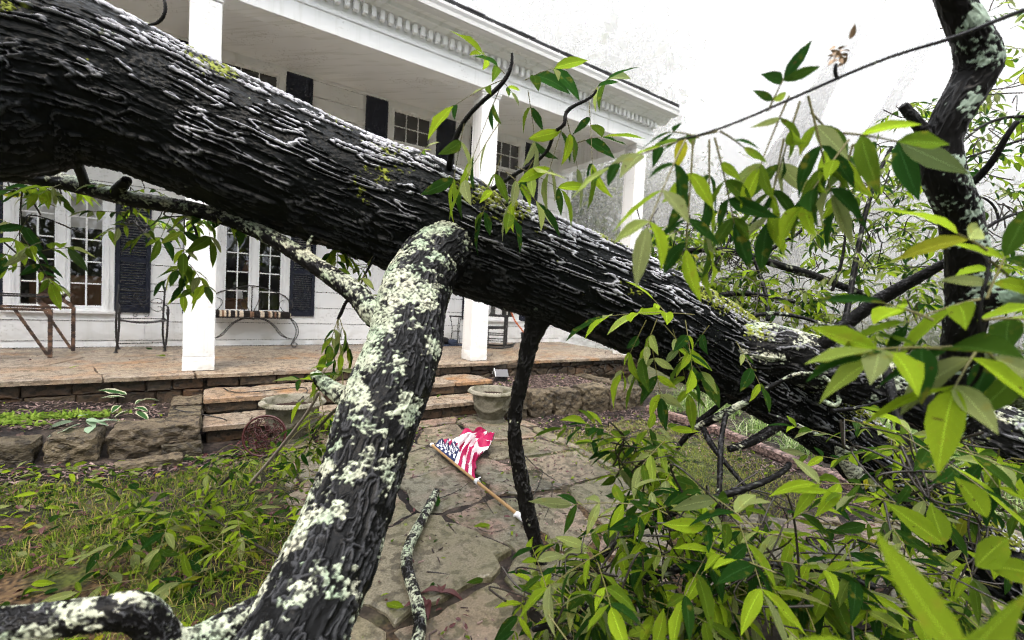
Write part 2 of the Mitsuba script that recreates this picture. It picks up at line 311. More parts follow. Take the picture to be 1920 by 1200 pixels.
while x < 7.40:
    w = 0.062; z0 = 5.085
    add('house__dentil', bx(x, x+w, 6.125, 6.2045, z0+.06, 5.268, 0.004), 'white_paint'); x += 0.1135
# gutter: an ogee trough with brackets, roof edge above
gp = [(5.90, 5.43), (5.80, 5.44), (5.785, 5.45), (5.775, 5.50), (5.755, 5.54), (5.75, 5.575), (5.757, 5.575), (5.762, 5.543), (5.783, 5.503), (5.792, 5.457), (5.89, 5.447), (5.89, 5.58), (5.90, 5.58)]
gk = add('house__gutter', extr([(a+0.05, b-0.06) for a, b in gp], -5, XE+.14), 'gutter_metal')
for xx in np.arange(-0.4, XE, 0.62): add('house__gutter__bracket', bx(xx, xx+0.022, 5.798, 5.94, 5.519, 5.525), 'gutter_metal')
add('house__roof', cat([extr([(5.86, 5.548), (10.6, 7.25), (10.6, 7.29), (5.845, 5.585)], -5, XE+.16)]+[extr([(5.83-.01*(i % 3), 5.579), (5.98, 5.64), (5.98, 5.652), (5.83-.01*(i % 3), 5.5905)], x_, x_+0.29) for i, x_ in enumerate(np.arange(-4, XE, 0.3))]), 'shingle')
add('house__roof__gable', tm([(XE, 6.0, 5.45), (XE, 15.2, 5.45), (XE, 10.6, 7.2), (XE-.1, 6.0, 5.45), (XE-.1, 15.2, 5.45), (XE-.1, 10.6, 7.2)], [[0, 1, 2], [5, 4, 3]]), 'white_paint')
# square columns on plinths
for cx in (-3.80, -0.105, 3.60, 7.15):
    k = numbered('house__column')
    add(f'{k}__shaft', bx(cx-0.152, cx+0.152, 6.245, 6.549, FZ+0.165, 4.70, 0.008), 'white_paint')
    add(f'{k}__plinth', bx(cx-0.155, cx+0.155, 6.242, 6.552, FZ+0.004, FZ+0.1635, 0.006), 'white_paint')
    add(f'{k}__capital', cat([bx(cx-0.165, cx+0.165, 6.232, 6.562, 4.705, 4.735, 0.006), bx(cx-0.18, cx+0.18, 6.217, 6.577, 4.736, 4.777, 0.008)]), 'white_paint')
# low wing wall running on past the corner
add('house__wing_wall', cat([bx(XE+.014, 11.5, WY+0.0, WY+0.15, 0, 3.20)]+[board(XE+.016, 11.4, z, z+0.286) for z in np.arange(0.33, 3.1, 0.2905)]), 'white_paint')
add('house__wing_cap', cat([bx(XE+.015, 11.5, WY-0.10, WY+0.2, 3.205, 3.26, 0.006)]), 'white_paint')
kk = add('house__wing_rail', bx(XE+.015, 11.5, WY-0.06, WY+0.06, 3.262, 3.32, 0.006), 'shingle')

# furniture glimpsed inside
k = thing('armchair', 'brown armchair with a rounded back seen through the left ground-floor window', 'armchair')
pts = [(-1.75+0.5*math.cos(t), 9.9-0.12*math.sin(t), 1.40+0.16*math.sin(t)) for t in np.linspace(0, math.pi, 12)]
poly = Polygon([(-2.2, 0.9), (-1.0, 0.9)]+[(-1.6+0.6*math.cos(t), 1.42+0.14*math.sin(t)) for t in np.linspace(0, math.pi, 14)])
q = trimesh.creation.extrude_polygon(poly, 0.16, engine='earcut'); vv = np.array(q.vertices)
add(f'{k}__backrest', trimesh.Trimesh(np.stack([vv[:, 0], 9.35+vv[:, 2], vv[:, 1]], 1), q.faces[:, ::-1], process=False), 'brown_cloth', 40)
add(f'{k}__seat', bx(-2.2, -1.0, 9.52, 10.2, 0.62, 0.95, 0.05), 'brown_cloth', 40)
for sx in (-2.15, -1.12): add(f'{k}__leg', bx(sx, sx+.06, 9.55, 9.61, 0.501, 0.619), 'black_wood')
k = thing('chest', 'brown wooden chest behind the second ground-floor window', 'chest')
add(f'{k}__body', bx(0.05, 0.72, 9.25, 9.7, 0.501, 1.26, 0.01), 'brown_cloth'); add(f'{k}__lid', bx(0.03, 0.74, 9.23, 9.72, 1.262, 1.30, 0.008), 'brown_cloth')
k = thing('table_lamp', 'dark table lamp with a brass stem behind the second ground-floor window', 'lamp')
add(f'{k}__stem', place(lathe([(0.07, 0), (0.07, 0.02), (0.02, 0.05), (0.03, 0.12), (0.012, 0.2), (0.02, 0.34), (0.01, 0.5), (0.0, 0.5)], 16), (0.60, 9.45, 1.302)), 'brass', 30)
add(f'{k}__shade', place(lathe([(0.15, 0), (0.09, 0.22)], 24), (0.60, 9.45, 1.78)), 'brown_cloth', 30)
k = thing('picture_card', 'small white card standing on the chest inside the window', 'card')
add(f'{k}__board', bx(0.36, 0.47, 9.30, 9.306, 1.301, 1.46), 'white_card')
# ------------------------------------------------------------------ ground, porch, steps, walls, path
def sst(a, b, x):
    t = np.clip((np.asarray(x, float)-a)/(b-a), 0, 1); return t*t*(3-2*t)
def bed_right(x, y):   # inside the right-hand bed behind the boulders
    return sst(3.25, 3.40, x)*(1-sst(5.22, 5.40, x+0.0*y))*sst(4.88, 5.02, y+0.14*(x-3.2))*(1-sst(6.3, 6.5, y))
def bed_left(x, y):
    return (1-sst(-0.30, -0.14, x))*sst(4.92, 5.12, y)*(1-sst(6.3, 6.5, y))
def gh(x, y):
    x = np.asarray(x, float); y = np.asarray(y, float)
    p = np.stack([x*1.3, y*1.3, 0*x], -1)
    z = 0.05*(meshkit.fbm(p, 4)-0.5)-0.012
    z = z+0.10*(1-sst(-1.5, -0.15, x))*sst(2.0, 4.3, y)
    z = z+0.27*bed_right(x, y)+0.20*bed_left(x, y)
    z = z+0.10*sst(5.3, 7.5, x)
    z = z+0.05*np.maximum(np.hypot(np.maximum(x, 0), np.maximum(y, 0))-14, 0)
    return z
def spaced(lo, hi, a, b, fine, coarse):
    out = [a]
    while out[-1] < b: out.append(out[-1]+fine)
    s = fine
    while out[-1] < hi: s = min(s*1.25, coarse); out.append(out[-1]+s)
    out[-1] = hi; s = fine
    while out[0] > lo: s = min(s*1.25, coarse); out.insert(0, out[0]-s)
    out[0] = lo; return np.array(out)
xs = spaced(HX0+.5, HX1-.5, -2.6, 6.4, 0.045, 3.0); ys = spaced(HY0+.5, HY1-.5, 0.2, 6.3, 0.045, 3.0)
X, Y = np.meshgrid(xs, ys, indexing='ij'); Z = gh(X, Y)+0.020*(meshkit.fbm(np.stack([X*9, Y*9, 0*X], -1), 3)-0.5)*(np.hypot(X-2, Y-3) < 6)
i, j = np.meshgrid(np.arange(len(xs)-1), np.arange(len(ys)-1), indexing='ij'); n_ = len(ys); i = i.ravel(); j = j.ravel()
def c_ground(p, n, uv):
    a = fb(p.x*3.2, p.y*3.2, 0.0, 4); b = fb(p.x*11, p.y*11, 3.0, 3); g = nz(p.x*75, p.y*75, 1.0)
    d1, d2, r = mikit.voronoi(p.x*26+b*2, p.y*26+a*3)
    mulch = mix((0.020, 0.014, 0.013), (0.16, 0.10, 0.085), ss(0.55, 1.0, r)*ss(0.45, 0.2, d1))
    soil = mix((0.055, 0.042, 0.032), (0.14, 0.105, 0.085), ss(0.3, 0.7, b))
    straw = mix((0.035, 0.02, 0.012), (0.25, 0.155, 0.075), g)
    moss = mix((0.012, 0.018, 0.005), (0.15, 0.18, 0.03), ss(0.3, 0.75, b)*0.6+0.4*g)
    c = mix(soil, mulch, ss(0.35, 0.6, a))
    left = ss(1.0, 0.1, p.x+0.9*(a-0.5))*ss(4.35, 3.8, p.y+0.6*(b-0.5))*ss(0.36, 0.52, fb(p.x*1.8, p.y*1.8, 5.0, 3))
    c = mix(c, mix(moss, straw, ss(0.50, 0.68, fb(p.x*5, p.y*5, 7.0, 3))), left)
    right = ss(0.62, 0.25, dr.sqrt(dr.square((p.x-3.7)/2.6)+dr.square((p.y-2.9)/1.9))+0.5*(b-0.5))
    c = mix(c, moss*1.7, right*0.85)
    pine = ss(0.62, 0.35, dr.sqrt(dr.square((p.x-2.35)/1.5)+dr.square((p.y-1.95)/1.3))+0.5*(a-0.5))
    c = mix(c, straw, pine*0.9)
    c = c*0.45; far = ss(6.0, 9.0, p.x)
    return mix(c, mix((0.05, 0.06, 0.025), (0.10, 0.11, 0.05), b), far)*(0.7+0.6*g)
textured('ground_cover', c_ground, 0.7, 0.25, lambda p, n, uv: 0.02*fb(p.x*14, p.y*14, 0.0, 4)+0.006*nz(p.x*90, p.y*90, 0.0), 1.0, 4e-3)
scene['ground'] = mikit.ply(tm(np.stack([X.ravel(), Y.ravel(), Z.ravel()], 1), np.stack([i*n_+j, (i+1)*n_+j, (i+1)*n_+j+1, i*n_+j+1], 1)), 'ground_cover', smooth=True)
used['ground'] = 1; tag('ground', 'muddy garden ground of mulch, moss and pine straw', None, None, 'structure')

def ragged(poly, step, amp, seed):
    p = poly.segmentize(step); c = np.array(p.exterior.coords)[:-1]
    o = np.stack([meshkit.noise(np.c_[c*14, 0*c[:, :1]+seed], seed)-0.5, meshkit.noise(np.c_[c*14, 0*c[:, :1]+seed+50], seed+1)-0.5], 1)
    q = Polygon(c+amp*o*2)
    q = q if q.is_valid else q.buffer(0)
    return max(q.geoms, key=lambda g: g.area) if hasattr(q, 'geoms') else q
def cells(region, size, seed, joint=0.012, step=0.09, amp=0.010, stretch=(1, 1), relax=1):
    r = np.random.default_rng(seed); x0, y0, x1, y1 = region.bounds
    pts = []
    for a in np.arange(x0-size, x1+size, size*stretch[0]):
        for b in np.arange(y0-size, y1+size, size*stretch[1]):
            pts.append((a+r.uniform(-.42, .42)*size*stretch[0], b+r.uniform(-.42, .42)*size*stretch[1]))
    sc = np.array(stretch)
    vd = voronoi_diagram(MultiPoint(np.array(pts)/sc))
    out = []
    for k, g in enumerate(vd.geoms):
        g = affinity.scale(g, sc[0], sc[1], origin=(0, 0)).intersection(region)
        for h in getattr(g, 'geoms', [g]):
            if h.geom_type != 'Polygon' or h.area < 0.12*size*size*sc[0]*sc[1]: continue
            h = h.buffer(-joint/2-0.01).buffer(0.01)
            if h.is_empty or h.geom_type != 'Polygon': continue
            h = ragged(h, step, amp, seed+k)
            if h.geom_type == 'Polygon' and h.area > 0.002: out.append(h)
    return out
def slab(poly, z0, z1, tilt=0.004, seed=0, bevel=0.012):
    """a stone: extruded outline with a worn, bevelled upper edge"""
    r = np.random.default_rng(abs(seed)); c = np.array(poly.exterior.coords)[:-1]
    if Polygon(c).exterior.is_ccw is False: c = c[::-1]
    inn = poly.buffer(-bevel)
    cen = np.array(poly.centroid.coords[0]); top = c+(cen-c)/np.maximum(np.linalg.norm(cen-c, axis=1, keepdims=True), 1e-6)*bevel
    n = len(c); tx, ty = r.uniform(-tilt, tilt, 2)
    zt = z1+tx*(top[:, 0]-cen[0])*3+ty*(top[:, 1]-cen[1])*3
    v = np.vstack([np.c_[c, np.full(n, z0)], np.c_[c, zt-bevel*0.8], np.c_[top, zt], [[*cen, z1]]])
    a = np.arange(n); b = (a+1) % n
    f = np.vstack([np.stack([a, b, n+b], 1), np.stack([a, n+b, n+a], 1), np.stack([n+a, n+b, 2*n+b], 1), np.stack([n+a, 2*n+b, 2*n+a], 1), np.stack([2*n+a, 2*n+b, np.full(n, 3*n)], 1)])
    return tm(v, f)
sid = [0]
def stone(key, m, bsdf):
    sid[0] += 1; m = trimesh.Trimesh(m.vertices, m.faces, process=False)
    return add(key, m, bsdf, False, uv=np.tile([[((sid[0]*0.6180339) % 1.0), 0.5]], (len(m.vertices), 1)))
def faceon(m, y):                    # a slab built in (x, z) as a wall face looking towards -y
    v = np.array(m.vertices); return trimesh.Trimesh(np.stack([v[:, 0], y-v[:, 2], v[:, 1]], 1), m.faces, process=False)

# porch floor
scene['porch_floor'] = mikit.ply(cat([bx(-5, 7.40, 6.20, WY+.01, 0.05, FZ-0.045), bx(-5, 7.40, 6.24, WY+.01, FZ-0.0445, FZ-0.012)]), 'wall_stone'); used['porch_floor'] = 1
tag('porch_floor', 'raised porch floor paved with wet tan flagstones', None, None, 'structure')
for k, g in enumerate(cells(sbox(-3.6, 6.05, 7.46, WY-0.02), 0.74, 5, 0.010, 0.07, 0.012, (1.25, 0.9))):
    stone('porch_floor__flagstone', slab(g, FZ-0.05, FZ+rng.uniform(-0.003, 0.003), 0.002, k, 0.010), 'porch_stone')
# face of the porch: course and rubble
def course(holder, name, x0, x1, z0, z1, y, wmin, wmax, seed, bsdf='wall_stone', depth=0.06):
    r = np.random.default_rng(seed); x = x0
    while x < x1-0.03:
        w = min(r.uniform(wmin, wmax), x1-x)
        if x1-x-w < 0.08: w = x1-x
        g = ragged(sbox(x+0.006, z0+0.004, x+w-0.006, z1-0.004), 0.05, 0.006, seed+abs(int(x*50)))
        if g.geom_type == 'Polygon': stone(f'{holder}__{name}', faceon(slab(g, -0.09, r.uniform(0.0, 0.028), 0.008, abs(int(x*77)), 0.012), y), bsdf)
        x += w
course('porch_floor', 'face_stone', -3.6, -0.05, 0.34, FZ-0.052, 6.14, 0.22, 0.42, 31)
course('porch_floor', 'face_stone', -3.6, -0.05, 0.18, 0.338, 6.15, 0.22, 0.46, 32)
course('porch_floor', 'face_stone', 3.42, 7.40, 0.385, FZ-0.052, 6.13, 0.20, 0.40, 33)
for k, g in enumerate(cells(sbox(3.42, 0.16, 7.40, 0.383), 0.17, 8, 0.014, 0.05, 0.008, (1.2, 0.85))):
    stone('porch_floor__rubble_stone', faceon(slab(g, -0.09, rng.uniform(0, 0.03), 0.01, k, 0.014), 6.155), 'wall_stone')
# two stone steps
thing('stone_steps', 'two broad wet flagstone steps leading up to the porch', 'steps')
add('stone_steps__core', cat([bx(-0.01, 3.40, 5.58, 6.12, -0.05, 0.298), bx(-0.01, 3.38, 5.14, 5.5795, -0.05, 0.128)]), 'wall_stone', False)
for z, y0, y1, x1, s in ((0.35, 5.50, 6.12, 3.44, 41), (0.18, 5.06, 5.53, 3.40, 42)):
    for k, g in enumerate(cells(sbox(-0.05, y0, x1, y1), 0.55, s, 0.010, 0.06, 0.012, (1.3, 1.2))):
        stone('stone_steps__tread_stone', slab(g, z-0.052, z+rng.uniform(-.003, .003), 0.003, k+s, 0.010), 'porch_stone')
course('stone_steps', 'riser_stone', -0.02, 3.40, 0.355, FZ-0.055, 6.115, 0.28, 0.55, 44)
course('stone_steps', 'riser_stone', -0.02, 3.40, 0.185, 0.297, 5.565, 0.28, 0.60, 45)
course('stone_steps', 'riser_stone', -0.02, 3.38, -0.01, 0.127, 5.125, 0.30, 0.60, 46)
# retaining walls of boulders
def boulder(key, x0, x1, y0, y1, z0, z1, seed, yaw=0.0, rough=0.16, blocky=0.75):
    m = rock(x1-x0, y1-y0, z1-z0, seed, 4, rough, blocky); v = np.array(m.vertices)
    v += (0.05*(meshkit.fbm(v*9+seed, 4)[:, None]-0.5)+0.018*(np.abs(meshkit.noise(v*22+seed)[:, None]-0.5)))*m.vertex_normals; m.vertices = v
    return stone(key, place(m, ((x0+x1)/2, (y0+y1)/2, (z0+z1)/2), yaw), 'boulder_stone')
k = thing('retaining_wall', 'low wall of mossy boulders edging the bed left of the steps', 'retaining wall')
for a, b, y, top, s in ((-0.70, -0.24, 4.86, 0.285, 1), (-1.06, -0.73, 4.84, 0.275, 2), (-1.66, -1.08, 4.88, 0.255, 3), (-2.2, -1.69, 4.95, 0.27, 4), (-2.9, -2.22, 5.0, 0.28, 5)):
    boulder(f'{k}__boulder', a, b, y-0.02, y+0.34, -0.06, top, s, rng.uniform(-.06, .06))
for a, b, z0, z1, x0, x1, s in ((4.74, 5.06, -0.06, 0.13, -0.34, -0.04, 11), (4.80, 5.16, 0.12, 0.285, -0.33, -0.06, 12), (5.1, 5.5, 0.10, 0.30, -0.32, -0.05, 13), (5.52, 6.02, 0.1, 0.31, -0.33, -0.05, 14), (4.55, 4.72, -0.05, 0.07, -0.62, -0.16, 15)):
    boulder(f'{k}__pier_stone', x0, x1, a, b, z0, z1, s, 0, 0.12, 0.9)
k = thing('retaining_wall', 'low wall of rough brown boulders edging the bed right of the steps', 'retaining wall')
bp = [(3.20, 4.70), (3.52, 4.64), (3.90, 4.60), (4.36, 4.55), (4.86, 4.48), (5.28, 4.44)]
for i_, (p_, q_) in enumerate(zip(bp[:-1], bp[1:])):
    boulder(f'{k}__boulder', p_[0]+.005, q_[0]-.005, p_[1]-0.02, p_[1]+0.32, -0.06, (0.30, 0.34, 0.33, 0.36, 0.32)[i_], 20+i_, math.atan2(q_[1]-p_[1], q_[0]-p_[0]))
for i_, (x_, y_) in enumerate(((5.45, 4.72), (5.55, 5.12), (5.62, 5.55), (5.7, 5.95))):
    boulder(f'{k}__boulder', x_-0.17, x_+0.17, y_-0.2, y_+0.2, -0.04, 0.30-0.02*i_, 40+i_)
# flagstone path, large irregular stones
path_poly = Polygon([(0.55, 5.02), (2.75, 5.02), (3.35, 4.45), (3.30, 3.5), (3.15, 2.6), (2.75, 1.9), (2.1, 1.4), (1.5, 0.9), (0.9, 0.3), (-0.2, 0.4), (0.0, 1.6), (0.25, 2.4), (0.45, 3.2), (0.5, 4.2)])
path_poly2 = Polygon([(2.75, 1.85), (3.2, 1.75), (3.7, 1.5), (4.3, 1.15), (5.0, 0.7), (4.9, -0.4), (3.6, 0.2), (2.6, 0.9), (2.2, 1.35)])
scene['path'] = mikit.ply(cat([prism(path_poly.buffer(-0.05), -0.10, 0.004), prism(path_poly2.buffer(-0.05), -0.10, 0.002)]), 'ground_cover'); used['path'] = 1
tag('path', 'garden path of large worn flagstones with mossy joints', None, None, 'structure')
for k, g in enumerate(cells(path_poly, 0.60, 77, 0.055, 0.09, 0.030, (1.0, 1.15))+cells(path_poly2, 0.42, 78, 0.045, 0.08, 0.03, (1.3, 0.9))):
    z = 0.024+rng.uniform(-.008, .012)
    stone('path__flagstone', slab(g, -0.06, z, 0.010, k, 0.016), 'path_stone')
# landscape timbers along the bed on the right
plain('old_timber', (0.20, 0.17, 0.15), 0.7)
def c_timber(p, n, uv):
    a = fb(p.x*4+p.y*50, p.y*4+p.z*60, p.z*30, 4); return mix((0.055, 0.036, 0.032), (0.30, 0.20, 0.175), ss(0.3, 0.75, a))
textured('timber_wood', c_timber, 0.55, 0.4)
TB = [(5.38, 4.30), (5.27, 3.12), (4.93, 1.98), (4.66, 1.20), (4.55, 0.55), (4.6, -0.4)]
for i_, (a, b) in enumerate(zip(TB[:-1], TB[1:])):
    a, b = np.array(a), np.array(b); L = np.linalg.norm(b-a); d = (b-a)/L
    m = bx(0.01, L-0.01, -0.05, 0.05, -0.02, 0.085, 0.018)
    k = add('landscape_timber', place(m, (a[0], a[1], float(gh(*a))+0.01), math.atan2(d[1], d[0]), 0, -(float(gh(*b))-float(gh(*a)))/L), 'timber_wood', 25)
    tag(k, ['weathered edging timber running from the end of the boulder wall', 'weathered edging timber below the fallen trunk', 'weathered edging timber under the lichened branch at mid right', 'pale weathered edging timber beside the grey stones', 'weathered edging timber at the right edge of the picture'][i_], 'timber', 'timbers edging the grassy bed')

# ------------------------------------------------------------------ grass, mulch, litter
def blades(pos, h, w, lean, seed, cols, segs=3, arch=0.5):
    r = np.random.default_rng(seed); n = len(pos); a = r.uniform(0, 2*math.pi, n); hh = h*r.uniform(0.5, 1.3, n); ln = lean*r.uniform(0.2, 1.3, n)
    d = np.stack([np.cos(a), np.sin(a), 0*a], 1); s = np.stack([-np.sin(a), np.cos(a), 0*a], 1); V = []; 
    ts = np.linspace(0, 1, segs+1)
    for t in ts:
        c = pos+d*(ln*hh)[:, None]*(t**1.6)+np.array([0, 0, 1.0])*(hh*(t-arch*t*t*np.minimum(ln, 1.3)))[:, None]
        ww = w*(1-t)**0.7*0.5+0.0003
        V += [c-s*ww, c+s*ww]
    V = np.stack(V, 1).reshape(-1, 3); m = 2*(segs+1); base = np.arange(n)*m; F = []
    for q in range(segs):
        F += [np.stack([base+2*q, base+2*q+1, base+2*q+3], 1), np.stack([base+2*q, base+2*q+3, base+2*q+2], 1)]
    c0, c1 = np.array(cols[0]), np.array(cols[1]); mixv = r.uniform(0, 1, n)[:, None]; C = c0*(1-mixv)+c1*mixv
    if len(cols) > 2:
        sel = r.random(n) < 0.25; C[sel] = np.array(cols[2])*(0.7+0.5*r.random((sel.sum(), 1)))
    return V, np.vstack(F), np.repeat(C, m, axis=0)
def scatter(n, seed, poly_fn):
    r = np.random.default_rng(seed); x, y = poly_fn(r, n); return np.stack([x, y, gh(x, y)], 1)
scene['grass_blade'] = {'type': 'principledthin', 'base_color': {'type': 'mesh_attribute', 'name': 'vertex_color'}, 'roughness': 0.35, 'eta': 1.5, 'diff_trans': 0.9}
def stuff_blades(key, V, label, catg):
    v = np.vstack([a[0] for a in V]); o = np.cumsum([0]+[len(a[0]) for a in V]); f = np.vstack([a[1]+b for a, b in zip(V, o)]); c = np.vstack([a[2] for a in V])
    scene[key] = mikit.ply(tm(v, f), 'grass_blade', smooth=False, color=c); used[key] = 1; tag(key, label, catg, None, 'stuff')
def lawn(r, n):
    x = r.uniform(-3.2, 0.75, n); y = r.uniform(0.6, 4.35, n); keep = (meshkit.fbm(np.stack([x*1.8, y*1.8, 0*x], -1), 3) > 0.43+0.25*sst(0.1, 0.75, x)) ; return x[keep], y[keep]
def rightmoss(r, n):
    x = r.uniform(2.9, 5.2, n); y = r.uniform(1.2, 4.0, n); keep = (meshkit.fbm(np.stack([x*2.2, y*2.2, 0*x+4], -1), 3) > 0.47) & (x < 5.2-0.25*(4-y)); return x[keep], y[keep]
GREEN = [(0.03, 0.075, 0.008), (0.26, 0.35, 0.045), (0.42, 0.34, 0.13)]
stuff_blades('lawn_grass', [blades(scatter(40000, 1, lawn), 0.07, 0.0055, 0.9, 2, GREEN), blades(scatter(13000, 5, rightmoss), 0.045, 0.0045, 0.9, 3, [(0.16, 0.22, 0.03), (0.42, 0.46, 0.09), (0.5, 0.42, 0.18)])], 'short mossy grass growing in patches beside the path', 'grass')
r_ = np.random.default_rng(9); tuf = []
for _ in range(480):
    x = r_.uniform(4.9, 8.4); y = r_.uniform(-0.5, 4.6)
    if x < np.interp(y, [-0.4, 0.55, 1.2, 1.98, 3.12, 4.3], [4.75, 4.7, 4.8, 5.1, 5.42, 5.55])+0.1: continue
    if r_.random() < 0.15: continue
    q = np.c_[x+r_.normal(0, .05, 26), y+r_.normal(0, .05, 26)]; q = np.c_[q, gh(q[:, 0], q[:, 1])]
    tuf.append(blades(q, 0.24, 0.011, 1.0, int(r_.integers(1e9)), [(0.08, 0.17, 0.03), (0.38, 0.52, 0.18), (0.62, 0.68, 0.42)], 4, 0.62))
stuff_blades('border_grass', tuf, 'tufts of arching striped border grass beyond the edging timbers', 'grass')
# ground-cover plants in the left bed
r_ = np.random.default_rng(12); q = np.c_[r_.uniform(-2.4, -0.62, 1500), r_.normal(5.42, 0.13, 1500)]; q = q[meshkit.noise(np.c_[q*6, q[:, :1]*0]) > .45]; q = np.c_[q, gh(q[:, 0], q[:, 1])+0.01]
stuff_blades('ground_cover_plants', [blades(q, 0.06, 0.026, 1.3, 13, [(0.10, 0.20, 0.02), (0.34, 0.46, 0.08)], 3, 0.7)], 'bright green creeping ground cover in the bed left of the steps', 'ground cover')

def chips(n, seed, fn, size=(0.035, 0.010, 0.004), cols=((0.022, 0.015, 0.014), (0.34, 0.24, 0.22))):
    r = np.random.default_rng(seed); x, y = fn(r, n); n = len(x)
    a = r.uniform(0, 6.283, n); L = size[0]*r.uniform(0.4, 1.5, n)/2; w = size[1]*r.uniform(0.5, 1.5, n)/2; h = size[2]
    d = np.stack([np.cos(a), np.sin(a), r.normal(0, .25, n)], 1); s = np.stack([-np.sin(a), np.cos(a), r.normal(0, .25, n)], 1); c = np.stack([x, y, gh(x, y)+0.012*r.random(n)+0.004], 1)
    u = np.array([0, 0, 1.0])*h
    V = np.stack([c-d*L[:, None]-s*w[:, None], c+d*L[:, None]-s*w[:, None]*0.6, c+d*L[:, None]+s*w[:, None], c-d*L[:, None]+s*w[:, None]*0.7], 1); V = np.concatenate([V, V*1+u], 1).reshape(-1, 3)
    b = np.arange(n)*8; q = [(4, 5, 6, 7), (0, 1, 5, 4), (1, 2, 6, 5), (2, 3, 7, 6), (3, 0, 4, 7)]
    F = np.vstack([np.stack([b+k for k in g], 1) for g in q]); F = np.vstack([F[:, [0, 1, 2]], F[:, [0, 2, 3]]])
    t = r.random(n)[:, None]**2; C = np.array(cols[0])*(1-t)+np.array(cols[1])*t
    return V, F, np.repeat(C, 8, axis=0)
def f_bedr(r, n): return r.uniform(3.45, 5.3, n), r.uniform(4.95, 6.1, n)
def f_yardr(r, n):
    x = r.uniform(2.6, 5.3, n); y = r.uniform(2.2, 4.6, n); k = r.random(n) < sst(2.4, 3.9, y); return x[k], y[k]
def f_bedl(r, n): return r.uniform(-2.6, -0.36, n), r.uniform(5.1, 6.1, n)
def f_foot(r, n): return r.uniform(-2.4, 0.9, n), 4.75-np.abs(r.normal(0, .28, n))
def f_far(r, n): return r.uniform(4.3, 5.2, n), r.uniform(-0.3, 2.6, n)
def f_pth(r, n):
    x = r.uniform(0.35, 3.2, n); y = r.uniform(0.8, 5.0, n); k = meshkit.fbm(np.stack([x*2.5, y*2.5, 0*x+2], -1), 3) > .5; return x[k], y[k]
Cp = chips(2600, 6, f_pth, (0.028, 0.006, 0.004)); Cp[0][:, 2] += 0.03
Cs = [Cp, chips(2600, 1, f_bedr), chips(3600, 2, f_yardr), chips(1800, 3, f_bedl), chips(1500, 4, f_foot), chips(1400, 5, f_far)]
v = np.vstack([a[0] for a in Cs]); o = np.cumsum([0]+[len(a[0]) for a in Cs])
scene['bark_mulch'] = mikit.ply(tm(v, np.vstack([a[1]+b for a, b in zip(Cs, o)])), 'tinted', color=np.vstack([a[2] for a in Cs])); used['bark_mulch'] = 1
tag('bark_mulch', 'dark purplish bark mulch and bark bits strewn over beds and path', 'mulch', None, 'stuff')
# ------------------------------------------------------------------ planters, flag, porch furniture
def c_pot(p, n, uv):
    a = fb(p.x*14, p.y*14, p.z*14, 4); g = nz(p.x*120, p.y*120, p.z*120)
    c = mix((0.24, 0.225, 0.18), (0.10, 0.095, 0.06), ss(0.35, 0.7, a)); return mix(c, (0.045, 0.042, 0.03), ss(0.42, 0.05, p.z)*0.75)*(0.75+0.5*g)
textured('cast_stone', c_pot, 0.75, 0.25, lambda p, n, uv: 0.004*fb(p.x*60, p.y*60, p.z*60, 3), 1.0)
plain('potting_soil', (0.03, 0.02, 0.016), 0.9, 0.1)
def planter(label, cx, cy, z0, s, sprig, seed):
    k = thing('garden_planter', label, 'planter', None); o = (cx, cy, z0)
    prof = np.array([(0.0, 0.0), (0.165, 0.0), (0.17, 0.02), (0.165, 0.05), (0.150, 0.065), (0.158, 0.09), (0.190, 0.16), (0.212, 0.24), (0.226, 0.315), (0.232, 0.345), (0.226, 0.352)])
    pf = np.stack([np.interp(np.linspace(0, 10, 61), np.arange(11), prof[:, i]) for i in (0, 1)], 1)*s
    m = lathe(pf, 120); v = np.array(m.vertices); th = np.arctan2(v[:, 1], v[:, 0]); zz = v[:, 2]/s; rad = np.hypot(v[:, 0], v[:, 1])
    fl = 0.0035*np.abs(np.sin(th*18))*np.exp(-((zz-0.29)/0.045)**2)
    gar = 0.013*np.exp(-((zz-(0.215-0.055*np.abs(np.sin(th*2))))/0.022)**2)*(0.5+meshkit.noise(np.stack([th*9, zz*90, 0*th], -1), seed))
    med = 0.016*np.exp(-((np.abs(np.mod(th*2/math.pi+0.5, 1)-0.5))/0.10)**2-((zz-0.24)/0.04)**2)*(0.6+0.8*meshkit.noise(np.stack([th*14, zz*110, 0*th+3], -1), seed))
    wv = 0.005*np.abs(np.sin(th*9))*np.exp(-((zz-0.02)/0.02)**2)
    k_ = 1+s*(fl+gar+med+wv)/np.maximum(rad, 0.02)*(rad > 0.1*s); v[:, 0] *= k_; v[:, 1] *= k_; m.vertices = v+np.array(o)
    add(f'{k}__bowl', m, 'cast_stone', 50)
    rp = [(0.222, 0.345), (0.262, 0.352), (0.278, 0.368), (0.280, 0.385), (0.268, 0.400), (0.245, 0.402), (0.228, 0.385), (0.216, 0.33), (0.21, 0.30)]
    add(f'{k}__rim', lathe(np.array(rp)*s, 72, o), 'cast_stone', 50)
    beads = [place(trimesh.creation.icosphere(subdivisions=1, radius=0.0115*s), (cx+0.279*s*math.cos(a), cy+0.279*s*math.sin(a), z0+0.372*s)) for a in np.arange(70)*2*math.pi/70]
    kk = add(f'{k}__beads', cat(beads), 'cast_stone', True); tag(kk, None, None, None, 'stuff')
    d = lathe([(0.0, 0.335), (0.10, 0.34), (0.218, 0.325)], 40, (0, 0, 0)); v = np.array(d.vertices)*s; v[:, 2] += 0.02*(meshkit.noise(v*40, seed)-0.5); d.vertices = v+np.array(o); add(f'{k}__soil', d, 'potting_soil', True)
    return k
planter('round cast-stone planter with beaded rim and garlands at the right end of the steps', 2.90, 4.66, 0.0, 1.04, 0, 3)
